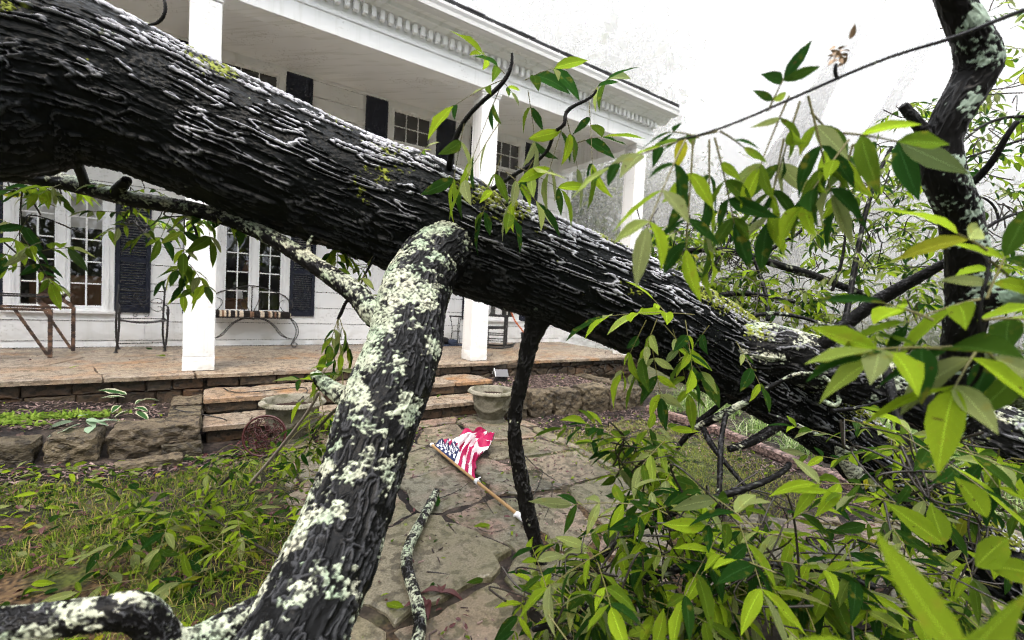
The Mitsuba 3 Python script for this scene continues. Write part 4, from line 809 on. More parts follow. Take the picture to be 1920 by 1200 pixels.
branch([(706, 585, 1.8, 36), (700, 602, 1.8, 30), (698, 612, 1.8, 20)], 0.5, 30, 40, 32)
branch([(142, 300, 1.98, 18), (152, 325, 2.06, 16), (160, 350, 2.15, 17)], 0.0, 20, 40, 33)
branch([(238, 338, 2.05, 16), (228, 350, 2.09, 20), (214, 368, 2.13, 22)], 0.6, 24, 40, 34)
branch([(592, 500, 1.95, 12), (580, 475, 1.96, 9), (578, 460, 1.97, 7), (588, 442, 1.98, 6)], 1.15, 16, 60, 35)
branch([(690, 780, 1.52, 44), (660, 752, 1.56, 40), (632, 736, 1.60, 34), (604, 716, 1.64, 26), (590, 700, 1.66, 16)], 1.1, 44, 120, 36, 0.003)
branch([(560, 1120, 1.1, 90), (500, 1150, 1.06, 76), (430, 1178, 1.01, 62), (375, 1204, .97, 58), (330, 1212, .93, 58), (292, 1180, .91, 62), (256, 1148, .89, 66), (200, 1150, .87, 60), (110, 1162, .85, 58), (20, 1172, .83, 60), (-90, 1178, .8, 60)], 1.02, 90, 460, 37, 0.004)
branch([(1766, 285, 1.49, 34), (1742, 258, 1.49, 27), (1718, 228, 1.49, 20), (1692, 198, 1.49, 15)], 0.2, 40, 100, 41, 0.003)
branch([(1815, 556, 1.67, 62), (1850, 553, 1.64, 56), (1890, 548, 1.6, 54), (1960, 535, 1.5, 52)], 0.85, 60, 160, 42, 0.003, liccol=(0.30, 0.42, 0.32))
branch([(1800, 365, 1.53, 16), (1828, 338, 1.5, 14), (1862, 300, 1.45, 12), (1885, 260, 1.42, 10), (1908, 228, 1.4, 8)], 0.1, 16, 100, 43)
branch([(1535, 655, 2.36, 26), (1570, 622, 2.3, 24), (1630, 575, 2.22, 24), (1690, 538, 2.12, 22), (1745, 508, 2.02, 18), (1802, 474, 1.92, 12)], 0.2, 30, 220, 44, 0.003)
branch([(1588, 610, 2.26, 12), (1620, 640, 2.2, 14), (1655, 680, 2.1, 15), (1672, 740, 2.0, 16), (1688, 800, 1.92, 16), (1706, 870, 1.86, 15), (1728, 940, 1.8, 14), (1752, 1010, 1.75, 12)], 0.15, 20, 260, 45)
branch([(1583, 838, 2.5, 34), (1598, 878, 2.46, 32), (1632, 915, 2.42, 30), (1672, 935, 2.4, 28), (1720, 962, 2.36, 20)], 1.05, 44, 200, 46, 0.003)
branch([(1270, 842, 2.5, 8), (1320, 795, 2.4, 14), (1350, 780, 2.34, 15), (1400, 752, 2.28, 12), (1482, 705, 2.2, 7)], 0.75, 18, 160, 47)
branch([(1288, 806, 2.7, 8), (1330, 775, 2.65, 11), (1372, 740, 2.62, 9)], 0.1, 14, 70, 48)
branch([(1362, 776, 2.3, 9), (1352, 830, 2.2, 10), (1350, 880, 2.1, 10), (1345, 960, 2.0, 9)], 0.1, 14, 90, 49)
branch([(1318, 800, 2.4, 10), (1332, 830, 2.32, 11), (1352, 858, 2.24, 9), (1400, 915, 2.1, 8)], 0.1, 14, 90, 50)
branch([(1366, 842, 2.42, 12), (1420, 822, 2.46, 17), (1460, 798, 2.5, 18), (1500, 780, 2.52, 20)], 0.6, 22, 110, 51)
branch([(1440, 776, 2.35, 6), (1500, 800, 2.28, 8), (1570, 832, 2.2, 8), (1640, 862, 2.1, 7), (1700, 905, 2.0, 6)], 0.7, 12, 160, 52)
branch([(1482, 705, 2.2, 6), (1540, 705, 2.18, 7), (1566, 728, 2.16, 7), (1572, 756, 2.15, 7), (1540, 748, 2.2, 9)], 0.9, 12, 90, 53)
branch([(1560, 770, 2.1, 9), (1620, 762, 2.08, 7), (1680, 742, 2.0, 6)], 0.4, 12, 90, 54)
branch([(1600, 800, 2.1, 5), (1680, 840, 2.0, 6), (1760, 826, 1.9, 6), (1830, 790, 1.8, 4)], 0.4, 12, 90, 55)
# thin twig carrying the two big sprays at upper right
branch([(1960, 8, 0.78, 9), (1870, 38, 0.78, 8), (1800, 66, 0.78, 7), (1690, 100, 0.78, 6), (1570, 147, 0.78, 6), (1450, 200, 0.79, 5), (1340, 244, 0.80, 4), (1270, 262, 0.80, 3)], 0.1, 10, 300, 56, 0.0006)
branch([(1570, 147, 0.78, 6), (1566, 130, 0.78, 7), (1568, 120, 0.78, 5)], 0.0, 8, 20, 57, 0.0004)
branch([(300, -12, 1.5, 4), (310, 14, 1.5, 6), (304, 34, 1.5, 6), (278, 46, 1.5, 4)], 0.0, 10, 50, 58, 0.0008)
branch([(960, 100, 1.9, 5), (946, 150, 1.92, 8), (905, 190, 1.95, 8), (868, 232, 2.0, 9), (846, 290, 2.08, 12), (842, 340, 2.2, 14)], 0.1, 12, 160, 59)
branch([(1118, 168, 1.85, 4), (1090, 192, 1.88, 6), (1060, 216, 1.9, 7), (1058, 232, 1.9, 7), (1042, 246, 1.93, 6), (1030, 275, 1.96, 6), (990, 312, 2.0, 7), (930, 350, 2.15, 8), (880, 380, 2.25, 9)], 0.1, 12, 220, 60)
for a in ([(1222, 490, 3.2, 9), (1330, 468, 3.2, 12), (1400, 478, 3.2, 13), (1450, 494, 3.15, 14), (1530, 518, 3.1, 13), (1600, 545, 3.05, 12), (1660, 560, 3.0, 10)],
          [(1672, 275, 3.0, 5), (1640, 345, 3.0, 7), (1612, 450, 2.95, 9), (1596, 540, 2.9, 10), (1575, 640, 2.7, 11)],
          [(1510, 415, 3.1, 5), (1480, 448, 3.12, 6), (1440, 475, 3.15, 8), (1437, 492, 3.15, 9)],
          [(1345, 555, 3.0, 9), (1390, 550, 3.0, 10), (1440, 556, 3.0, 8), (1490, 566, 2.95, 6)],
          [(1410, 480, 3.1, 5), (1430, 530, 3.05, 7), (1440, 600, 2.9, 9)], [(1320, 560, 3.1, 7), (1338, 500, 3.15, 6), (1370, 440, 3.2, 4), (1352, 380, 3.2, 3)],
          [(1400, 600, 2.75, 8), (1440, 588, 2.8, 8), (1520, 600, 2.75, 7), (1600, 640, 2.6, 6)], [(1560, 545, 3.0, 6), (1580, 480, 3.0, 5), (1585, 430, 3.0, 3)],
          [(1790, 285, 2.7, 4), (1850, 232, 2.7, 5), (1935, 220, 2.7, 6)], [(1800, 300, 2.6, 4), (1860, 280, 2.6, 4), (1935, 256, 2.6, 5)], [(1845, 430, 2.5, 7), (1880, 410, 2.5, 6), (1930, 395, 2.5, 4)],
          [(1872, 412, 2.5, 5), (1862, 385, 2.5, 4), (1835, 368, 2.5, 3)], [(1880, 760, 2.4, 6), (1800, 735, 2.4, 6), (1720, 700, 2.4, 4)], [(1700, 660, 2.2, 9), (1760, 600, 2.1, 8), (1810, 580, 2.0, 8)]):
    branch(a, 0.5, 12, 120, int(a[0][0]), 0.001)

# ------------------------------------------------------------------ leaves
lid = [0]; L_all = []            # (vertices, faces, uv, size in px)
ts_ = np.array([0.0, 0.12, 0.30, 0.52, 0.74, 0.90, 1.0])
wd_ = np.array([0.05, 0.58, 0.95, 0.98, 0.66, 0.26, 0.02])
def leaflet(base, d, nrm, L, W, curl=0.3, fold=0.35, r=rng, big=False):
    ts, wd = ts_, wd_
    if big:
        ts = np.linspace(0, 1, 25); wd = np.interp(ts, ts_, wd_); wd = wd*(1+0.02*np.where(np.arange(25) % 2, 1, -1)*np.sin(np.pi*ts))
    W = W*0.84; d = d/np.linalg.norm(d); s = np.cross(d, nrm); s /= np.linalg.norm(s)+1e-9; n = np.cross(s, d)
    if n[2] < 0: n = -n; 
    k = curl*r.uniform(0.3, 1.6); w = W*r.uniform(0.85, 1.15); tw = r.uniform(-.5, .5); sw = r.normal(0, .12)
    t = ts[:, None]; mid = base+d*L*t*(1-0.12*k*t)-n*(L*k*0.55*t*t)+s*L*sw*t*t
    ang = tw*t; sv = s*np.cos(ang)+n*np.sin(ang); nv_ = n*np.cos(ang)-s*np.sin(ang)
    hw = (wd*w/2)[:, None]; wav = r.normal(0, 0.10, (7, 2)); wav = (np.stack([np.interp(ts, ts_, wav[:, 0]), np.interp(ts, ts_, wav[:, 1])], 1) if big else wav)*W*wd[:, None]*0.6
    rows = [mid+sv*hw+nv_*(hw*fold+wav[:, :1]), mid+sv*hw*0.5+nv_*hw*fold*0.38, mid, mid-sv*hw*0.5+nv_*hw*fold*0.38, mid-sv*hw+nv_*(hw*fold+wav[:, 1:])] if (big or L > 0.05) else [mid+sv*hw+nv_*hw*fold, mid, mid-sv*hw+nv_*hw*fold]
    m = len(rows); V = np.stack(rows, 1).reshape(-1, 3)
    i, j = np.meshgrid(np.arange(len(ts)-1), np.arange(m-1), indexing='ij'); i = i.ravel(); j = j.ravel()
    F = np.stack([i*m+j, i*m+j+1, (i+1)*m+j+1, (i+1)*m+j], 1); F = np.vstack([F[:, [0, 1, 2]], F[:, [0, 2, 3]]])
    lid[0] += 1
    UV = np.stack([np.repeat(lid[0]+0.01+0.97*ts, m), np.tile(np.linspace(0.0, 1.0, m), len(ts))], 1)
    return V, F, UV
def emit(store, base, d, nrm, L, W, **k):
    V, F, UV = leaflet(np.asarray(base, float), d, nrm, L, W, **k)
    pj = project(V); on = (pj[:, 2] > 0.1) & (pj[:, 0] > -40) & (pj[:, 0] < 1960) & (pj[:, 1] > -40) & (pj[:, 1] < 1240)
    size = 0.0 if not on.any() else float(np.prod(np.ptp(pj[:, :2], axis=0)))*float(on.mean())
    store.append((V, F, UV, size))
stalks = []
def compound(store, a, b, n=7, L=0.11, W=0.042, droop=0.45, r=rng, stalk=True, spread=1.0, curl=0.35):
    """a pinnate leaf along the stalk a-b: pairs of leaflets and one at the tip"""
    a = np.asarray(a, float); b = np.asarray(b, float); ln = np.linalg.norm(b-a); dr_ = (b-a)/ln
    up = np.array([0, 0, 1.0]) if abs(dr_[2]) < 0.9 else FWD*r.uniform(-1, 1)+RIGHT*r.uniform(-1, 1)
    side = np.cross(dr_, up); side /= np.linalg.norm(side); ph = r.uniform(-.7, .7); nrm = np.cross(side, dr_)
    side, nrm = side*math.cos(ph)+nrm*math.sin(ph), nrm*math.cos(ph)-side*math.sin(ph)
    sag = np.array([0, 0, -0.12*ln]); pts = [a+(b-a)*t+sag*(t*t) for t in np.linspace(0, 1, 7)]
    if stalk: stalks.append(tube(pts, np.linspace(0.0022, 0.0011, 7), 5, False))
    npair = (n-1)//2
    for i in range(npair):
        t = 0.32+0.62*(i/max(npair-1, 1)) if npair > 1 else 0.6
        p = a+(b-a)*t+sag*t*t
        for sg in (-1, 1):
            if r.random() < 0.07: continue
            d = side*sg*spread+dr_*r.uniform(0.35, 0.9)+nrm*r.normal(0, .25)+np.array([0, 0, -droop])*r.uniform(0.3, 1.5)
            nn = nrm+np.array([0, 0, 0.4])+r.normal(0, .35, 3)
            l = L*r.uniform(0.58, 1.14)*(0.75+0.3*math.sin(math.pi*(i+1)/(npair+1)))
            emit(store, p, d, nn, l, W*l/L, curl=curl, r=r)
    emit(store, pts[-1], dr_+np.array([0, 0, -droop*0.6])+r.normal(0, .15, 3), nrm+r.normal(0, .3, 3), L*1.05, W*1.05, curl=curl, r=r)
def comp(x0, y0, x1, y1, d, n=7, px=90, dd=0.0, droop=0.45, store=L_all, ratio=0.40, **k):
    L = px*d/FOC; compound(store, P(x0, y0, d), P(x1, y1, d*(1+dd+rng.normal(0, .03))), n, L, L*ratio, droop, **k)
for a in [(1345, 246, 1150, 288, .80, 9, 96), (1300, 262, 1288, 446, .80, 9, 98), (1340, 258, 1378, 400, .84, 9, 92), (1285, 262, 1215, 400, .78, 7, 98), (1330, 262, 1330, 460, .86, 9, 92), (1310, 258, 1262, 240, .8, 5, 70), (1350, 246, 1395, 270, .8, 3, 50),
          (1480, 180, 1425, 300, .80, 7, 80), (1515, 180, 1560, 345, .77, 9, 104), (1592, 262, 1505, 372, .76, 9, 104), (1580, 250, 1690, 256, .72, 5, 112), (1600, 270, 1570, 360, .8, 7, 100), (1440, 208, 1470, 140, .82, 5, 62), (1500, 190, 1450, 345, .82, 7, 92), (1520, 210, 1590, 280, .84, 7, 90),
          (1470, 260, 1440, 400, .85, 7, 96)]: comp(*a[:6], a[6]*1.02, ratio=0.38, droop=0.6)
for a in [(946, 148, 850, 186), (944, 150, 885, 285), (935, 232, 868, 330), (990, 170, 1005, 262), (946, 138, 905, 92), (1062, 214, 1030, 310), (1112, 172, 1140, 140), (1104, 182, 1112, 300), (1062, 220, 1085, 312), (940, 292, 905, 392), (948, 322, 1010, 372), (965, 312, 1052, 344),
          (1082, 268, 1132, 250), (985, 150, 1040, 120), (870, 232, 850, 330), (1000, 300, 960, 372), (905, 340, 960, 392)]:
    comp(*a, 1.93, 5, 74, 0.0, 0.55, ratio=0.34)
for a in [(1302, 590, 1135, 572, 7, 78), (1232, 598, 1195, 690, 9, 72), (1262, 618, 1292, 725, 9, 70), (1244, 608, 1320, 690, 7, 66), (1212, 600, 1165, 690, 7, 66), (1380, 640, 1428, 715, 7, 46), (1250, 590, 1225, 556, 3, 60), (1285, 600, 1300, 690, 7, 62), (1330, 610, 1290, 660, 5, 50), (1220, 640, 1240, 735, 7, 60)]:
    comp(*a[:4], 1.78, a[4], a[5])
for a in [(1842, 560, 1700, 590, 5, 150), (1842, 652, 1660, 640, 5, 160), (1850, 560, 1885, 470, 5, 120), (1842, 652, 1905, 705, 5, 140), (1836, 650, 1790, 715, 5, 160), (1852, 470, 1795, 430, 3, 140), (1858, 490, 1950, 560, 5, 150), (1770, 655, 1640, 640, 5, 130), (1842, 600, 1930, 590, 3, 150), (1750, 600, 1660, 560, 3, 110)]:
    comp(*a[:4], .64, a[4], a[5], 0, 0.35, ratio=0.40)
branch([(1812, 470, .66, 5), (1842, 480, .65, 6), (1840, 560, .64, 6), (1842, 650, .64, 6), (1800, 740, .68, 5)], 0, 8, 60, 61, 0.0003)
def crand(x, y):
    h = ((int(x)+1000000)*374761393+(y+1000000)*668265263+1000000*2147483647) & 0xFFFFFFFF
    h = ((h ^ (h >> 13))*1274126177) & 0xFFFFFFFF; return ((h ^ (h >> 16)) & 0xFFFFFF)/16777215.0
def bright_id():                 # a leaf number that draws a fresh green
    while not (0.62 < crand(lid[0]+1, 1) < 0.85 and crand(lid[0]+1, 2) < 0.9 and crand(lid[0]+1, 5) < 0.8): lid[0] += 1
# very close leaves at the lower right corner
for (x0, y0, x1, y1, d, w) in [(1826, 1265, 1634, 1010, .34, 88), (1760, 1290, 1925, 1095, .36, 120), (1640, 1260, 1480, 1190, .40, 90), (1850, 970, 1800, 890, .72, 60), (1830, 1062, 1885, 1000, .70, 58), (1850, 1060, 1960, 1075, .7, 60), (1770, 1020, 1662, 945, .85, 55), (1770, 1020, 1740, 940, .85, 48)]:
    a, b = P(x0, y0, d), P(x1, y1, d*1.04); L = np.linalg.norm(b-a)
    bright_id(); emit(L_all, a, b-a, -FWD+0.5*UP+rng.normal(0, .2, 3), L, w*d/FOC, curl=0.12, fold=0.30, big=True)
def inside(poly, n, r):
    pg = Polygon(poly); x0, y0, x1, y1 = pg.bounds; out = []
    while len(out) < n:
        q = (r.uniform(x0, x1), r.uniform(y0, y1))
        if pg.contains(Point(q)): out.append(q)
    return out
twigs = []
def fill(store, poly, d0, d1, n, L, seed, hub=None, droop=0.5, nl=7, ratio=0.36, reach=1.0, zmin=0.05, tw=0.0022):
    """sprays of pinnate leaves through a part of the crown, on twigs that spring from the hub points"""
    r = np.random.default_rng(seed)
    for (x, y) in inside(poly, n, r):
        d = r.uniform(d0, d1); a = P(x, y, d); ln = L*r.uniform(1.1, 2.0)*reach
        az = r.uniform(0, 2*math.pi); dv = np.array([math.cos(az), math.sin(az), r.uniform(-.75, .35)]); dv /= np.linalg.norm(dv)
        b = a+dv*ln
        g = float(gh(a[0], a[1]))+zmin
        if a[2] < g: a = a+np.array([0, 0, g-a[2]])
        if b[2] < g-0.02: b[2] = g+0.02
        compound(store, a, b, nl, L*r.uniform(0.8, 1.2), L*ratio, droop, r)
        if hub is not None and r.random() < 0.6:
            h = np.array([P(*q) for q in hub]); c = h[np.argmin(np.linalg.norm(h-a, axis=1))]+r.normal(0, .07, 3)
            if np.linalg.norm(c-a) > 0.38: c = a-(b-a)*0.5+r.normal(0, .05, 3)
            m = (a+c)/2+r.normal(0, .06, 3); twigs.append(tube(spline([c, m, a], 9), np.linspace(tw*1.8, tw, 9), 5, False))
fill(L_all, [(1185, 480), (1280, 390), (1420, 400), (1600, 330), (1700, 300), (1760, 420), (1770, 560), (1700, 640), (1420, 600), (1260, 500)], 2.8, 3.7, 260, 0.092, 51, [(1222, 490, 3.2), (1400, 478, 3.2), (1530, 518, 3.1), (1612, 450, 2.95), (1640, 345, 3.0), (1440, 556, 3.0), (1338, 500, 3.15)])
fill(L_all, [(1180, 440), (1260, 410), (1440, 520), (1560, 560), (1580, 640), (1420, 590), (1250, 520)], 2.9, 3.6, 110, 0.095, 52, [(1400, 478, 3.2), (1390, 550, 3.0)])
fill(L_all, [(1810, 0), (1930, 0), (1930, 330), (1840, 330), (1790, 200)], 2.6, 3.4, 46, 0.09, 53, [(1850, 232, 2.7), (1860, 280, 2.6)])
fill(L_all, [(1660, 180), (1740, 190), (1740, 330), (1600, 330)], 2.8, 3.4, 24, 0.085, 54, [(1640, 345, 3.0)])
fill(L_all, [(1840, 330), (1930, 330), (1930, 600), (1850, 600)], 2.2, 3.0, 30, 0.09, 55, [(1880, 410, 2.5)])
fill(L_all, [(1110, 930), (1240, 930), (1420, 960), (1640, 960), (1700, 1040), (1640, 1220), (960, 1220), (960, 1150), (1040, 1010)], 1.35, 2.3, 140, 0.120, 56, [(1345, 960, 2.0), (1400, 915, 2.1), (1200, 1000, 2.2), (1300, 1050, 1.8), (1100, 1080, 2.0)], 0.55)
fill(L_all, [(1100, 960), (1300, 900), (1560, 960), (1640, 1220), (1000, 1220)], 1.1, 1.9, 56, 0.122, 57, [(1300, 1050, 1.6), (1450, 1100, 1.4), (1150, 1120, 1.7)], 0.5)
fill(L_all, [(1560, 780), (1740, 800), (1930, 830), (1930, 1220), (1700, 1220), (1640, 1000), (1600, 900)], 1.15, 2.1, 92, 0.102, 58, [(1706, 870, 1.86), (1728, 940, 1.8), (1850, 950, 1.5)], 0.45)
fill(L_all, [(1440, 640), (1600, 640), (1760, 700), (1720, 760), (1560, 740)], 2.5, 3.2, 26, 0.09, 59, [(1600, 640, 2.6)])
fill(L_all, [(1130, 790), (1240, 800), (1290, 900), (1180, 940)], 1.7, 2.1, 22, 0.12, 60, [(1200, 900, 2.0)], 0.4)
branch([(1060, 1085, 2.2, 12), (1130, 1040, 2.1, 14), (1200, 990, 2.0, 14), (1290, 950, 1.95, 14), (1400, 915, 1.95, 12), (1480, 870, 2.1, 10)], 0.2, 14, 120, 62)
branch([(1000, 1180, 1.9, 10), (1120, 1130, 1.8, 14), (1300, 1060, 1.7, 15), (1460, 1060, 1.55, 14), (1640, 1100, 1.4, 14)], 0.3, 14, 160, 63)
# sprays on the left, hanging from the lichened branch and the trunk
fill(L_all, [(-30, 340), (120, 340), (110, 430), (130, 480), (60, 540), (-30, 540)], 2.1, 2.5, 13, 0.085, 64, [(60, 332, 2.22)], 0.6)
fill(L_all, [(215, 350), (400, 350), (420, 400), (330, 440), (220, 420)], 2.05, 2.5, 20, 0.085, 65, [(240, 372, 2.14), (340, 388, 2.1)], 0.55)
for a in [(100, 350, 30, 345), (60, 400, 10, 470), (80, 470, 130, 460), (40, 440, 95, 520), (345, 380, 345, 460), (380, 372, 395, 440), (330, 390, 300, 440), (390, 380, 440, 420), (420, 345, 470, 350)]: comp(*a, 2.15, 7, 52)
branch([(360, 418, 2.1, 4), (368, 455, 2.12, 5), (350, 490, 2.15, 4), (345, 505, 2.15, 3)], 0, 8, 40, 66, 0.0004)
for a in [(350, 492, 310, 520), (350, 498, 345, 545), (355, 495, 385, 530), (350, 490, 330, 500), (345, 500, 360, 540)]: comp(*a, 2.15, 7, 40, 0, 0.6)
branch([(640, 430, 2.2, 4), (638, 455, 2.2, 4), (634, 470, 2.2, 3)], 0, 8, 30, 67, 0.0004)
for a in [(634, 462, 612, 480), (636, 462, 655, 482), (634, 466, 632, 500), (634, 460, 645, 470)]: comp(*a, 2.2, 7, 42)
branch([(705, 470, 2.1, 4), (698, 490, 2.1, 5), (684, 515, 2.1, 4), (676, 540, 2.1, 3)], 0, 8, 40, 68, 0.0004)
for a in [(686, 512, 670, 540), (680, 525, 700, 550), (690, 500, 675, 500), (700, 480, 680, 505)]: comp(*a, 2.1, 5, 34)
branch([(665, 554, 1.86, 5), (650, 565, 1.86, 6), (638, 590, 1.87, 7), (633, 598, 1.87, 5)], 0, 8, 40, 69, 0.0006)
for a in [(634, 597, 612, 660), (634, 597, 640, 680), (636, 596, 655, 650), (634, 597, 625, 690)]: comp(*a, 1.87, 9, 40, 0, 0.8, spread=0.6)
for a in [(604, 716, 560, 706), (600, 712, 615, 680), (600, 712, 640, 690), (610, 720, 565, 750)]: comp(*a, 1.66, 5, 40)
# small living sprouts on the trunk
for a in [(785, 292, 800, 272), (940, 150, 960, 170)]: comp(*a, 2.0, 3, 26)
leaves_sorted = sorted(L_all, key=lambda q: -q[3])
for V, F, UV, s in leaves_sorted[:300]: add(f'{FT}__leaf', tm(V, F), 'leaf', True, uv=UV)
def join(items):
    o = np.cumsum([0]+[len(q[0]) for q in items]); return tm(np.vstack([q[0] for q in items]), np.vstack([q[1]+a for q, a in zip(items, o)])), np.vstack([q[2] for q in items])
m, uv = join(leaves_sorted[300:]); k = add(f'{FT}__foliage', m, 'leaf', True, uv=uv); tag(k, None, None, None, 'stuff')
plain('leaf_stalk', (0.12, 0.11, 0.03), 0.5); plain('twig_bark', (0.022, 0.017, 0.014), 0.45)
k = add(f'{FT}__leaf_stalks', cat(stalks), 'leaf_stalk', True); tag(k, None, None, None, 'stuff')
k = add(f'{FT}__twigs', cat(twigs), 'twig_bark', True); tag(k, None, None, None, 'stuff')
# ------------------------------------------------------------------ storm debris, garden plants
STICK = [(818, 922), (802, 955), (778, 1000), (762, 1045), (770, 1090), (783, 1135), (780, 1215)]
sp = [onplane(a, b, 2, 0.075) for a, b in STICK]; k = limb('broken_branch', [(*p, r) for p, r in zip(sp, (.026, .030, .030, .030, .028, .028, .026))], 60, 420, .003, 70.0, .4, lich=.98, lich_scale=.6, crest=.08, seed=71, world=True, lumpy=.06)
tag(k, 'lichen-spotted broken branch lying on the path left of the flag', 'branch')
def ground_twig(pts, r=0.004, z=0.03):
    p = [onplane(a, b, 2, z+.0) for a, b in pts]; p = [q+np.array([0, 0, float(gh(q[0], q[1]))*0+rng.uniform(0, .012)]) for q in p]; return tube(spline(p, 10) if len(p) > 2 else p, np.linspace(r, r*.5, 10 if len(p) > 2 else 2), 6)
TW = [([(800, 940), (840, 930), (880, 905)], 'thin dark twig lying just left of the flag cloth'), ([(985, 855), (1010, 880), (1045, 905)], 'thin dark twig lying on the path right of the upright prop limb'), ([(860, 800), (890, 790), (905, 812)], 'dark forked twig lying at the foot of the right planter'),
      ([(770, 848), (800, 838)], 'short dark twig lying by the tip of the flagpole'), ([(1060, 830), (1075, 855)], 'short dark twig lying on the mossy ground at the right edge of the path'), ([(1000, 930), (1012, 905), (1018, 885)], 'reddish-dark twig standing nearest the right side of the prop limb'),
      ([(840, 985), (862, 1012)], 'dark twig lying on the stone below the flagpole end'), ([(800, 1075), (840, 1080), (875, 1088)], 'long dark twig lying right of the lichened stick'), ([(905, 935), (925, 965)], 'short dark twig crossing the bare part of the flagpole'),
      ([(700, 862), (740, 858)], 'dark twig lying on the path close to the lichened limb'), ([(1035, 905), (1030, 950), (1020, 975)], 'crooked dark twig lying right of the prop limb among leaves'), ([(890, 985), (915, 1000), (945, 996)], 'curved dark twig lying on pine straw beyond the flagpole cap')]
for t, lab in TW:
    k = add('fallen_twig', ground_twig(t, rng.uniform(.003, .006)), 'twig_bark', True); tag(k, lab, 'twig', 'dark broken twigs scattered on the path')
k = add('slender_branch', tube(spline([P(598, 735, 1.78), P(575, 775, 1.9), P(545, 815, 2.05), P(505, 865, 2.25), P(470, 905, 2.4)], 24), np.linspace(.006, .009, 24), 8), 'tinted_wet' if False else 'old_timber', True); tag(k, 'long thin grey bare branch leaning across the left planter', 'branch')
for pts, lab in (([(330, 762, .30), (355, 773, .30), (385, 778, .26), (425, 788, .22)], 'dark stick lying on the pier stones left of the steps'), ([(420, 728, .37), (470, 735, .37), (520, 730, .38), (560, 752, .40)], 'thin dark stick lying on the upper step')):
    k = add('dark_stick', tube(spline([onplane(a, b, 2, z) for a, b, z in pts], 14), .006, 6), 'twig_bark', True); tag(k, lab, 'stick')
# fallen leaves: the larger single ones, then the litter
lst = []
SPOT = [(905, 1085, .05, 'single fallen leaf on the reddish stone right of the lichened stick'), (725, 1130, .04, 'pale fallen leaf lying just right of the lichened limb near the bottom'), (740, 830, .03, 'fallen leaf on the littered ground below the steps, nearest the limb'), (880, 815, .03, 'fallen leaf on the ground left of the right planter'),
        (920, 985, .04, 'fallen leaf lying beside the white cap of the flagpole'), (820, 950, .05, 'bright green fallen leaf at the top end of the lichened stick'), (130, 690, FZ+.01, 'fallen leaf near the front edge of the porch at far left'), (285, 655, FZ+.01, 'fallen leaf on the porch under the iron chair'), (310, 668, FZ+.01, 'fallen leaf on the porch just left of the nearest column'),
        (820, 745, .20, 'fallen leaf lying on the lower stone step'), (250, 870, .04, 'pale fallen leaf on the mulch below the left boulder wall'), (70, 925, .08, 'large fallen leaf on the grass at the left edge'), (105, 965, .1, 'white-lit fallen leaf on the grass left of the leafy heap'), (245, 885, .05, 'fallen leaf on bare ground above the leafy heap'),
        (410, 850, .03, 'fallen leaf below the corner of the stone pier'), (1160, 790, .03, 'fallen leaf on the mulch below the right boulder wall'), (635, 870, .03, 'fallen leaf on the path left of the lichened limb')]
for i_, (x, y, z, lab) in enumerate(SPOT):
    st = []; a = onplane(x, y, 2, z+.012); th = rng.uniform(0, 6.28); emit(st, a, np.array([math.cos(th), math.sin(th), .05]), np.array([0, 0, 1.0])+rng.normal(0, .2, 3), rng.uniform(.10, .15), rng.uniform(.045, .06), curl=-.15, fold=.25)
    k = add('fallen_leaf', tm(*st[0][:2]), 'leaf', True, uv=st[0][2]); tag(k, lab, 'leaf', 'single fallen leaves')
plain('dead_leaf_skin', (0.075, 0.022, 0.022), .6); plain('tan_leaf', (0.30, 0.20, 0.12), .7)
def litter(n, seed, fn, L, z=.012):
    r = np.random.default_rng(seed); x, y = fn(r, n); out = []
    for a, b in zip(x, y):
        th = r.uniform(0, 6.28); c = leaflet(np.array([a, b, float(gh(a, b))+z+r.uniform(0, .02)]), np.array([math.cos(th), math.sin(th), r.normal(0, .2)]), np.array([0, 0, 1.0])+r.normal(0, .4, 3), L*r.uniform(.5, 1.2), L*r.uniform(.22, .45), r=r, curl=.4); out.append((*c, 0))
    return out
def f_steps(r, n): return r.uniform(0.2, 3.2, n), 5.0-np.abs(r.normal(0, .35, n))
def f_path(r, n): return r.uniform(0.4, 3.2, n), r.uniform(1.6, 4.8, n)
def f_left(r, n): return r.uniform(-2.2, .6, n), r.uniform(1.0, 4.7, n)
def f_foot2(r, n): return f_foot(r, n)
def f_right(r, n): return r.uniform(2.8, 5.2, n), r.uniform(.6, 4.5, n)
m, uv = join(litter(420, 1, f_steps, .085)+litter(240, 2, f_path, .06, .03)+litter(1200, 3, f_left, .09)+litter(260, 21, f_foot, .10)+litter(260, 4, f_right, .075)+litter(50, 8, f_bedl, .06)+litter(60, 9, f_bedr, .06))
k = add('leaf_litter', m, 'leaf', True, uv=uv); tag(k, 'green storm-blown leaf litter scattered over the yard', 'leaves', None, 'stuff')
m, uv = join(litter(420, 5, f_steps, .055)+litter(260, 6, f_path, .05, .03)+litter(900, 7, f_left, .07)+litter(200, 11, f_right, .06)+litter(70, 12, lambda r, n: (r.uniform(-2.5, 6, n), r.uniform(6.3, 8.6, n)), .045, FZ+.01))
k = add('brown_litter', m, 'dead_leaf_skin', True); tag(k, 'dark reddish-brown dead leaf bits on the ground and porch', 'leaves', None, 'stuff')
for (x, y, z, lab) in ((800, 1125, .05, 'curled dark red dead leaf lying beside the lichened stick'), (828, 1112, .05, 'second dark red dead leaf just right of the first one')):
    a = onplane(x, y, 2, z); pc_ = [leaflet(a, np.array([math.cos(t), math.sin(t), .3]), np.array([0, 0, 1.0]), .12, .05, curl=.9, fold=.8)[:2] for t in rng.uniform(0, 6.28, 3)]
    k = add('dead_leaf', cat([tm(*q) for q in pc_]), 'dead_leaf_skin', True); tag(k, lab, 'leaf')
st = []
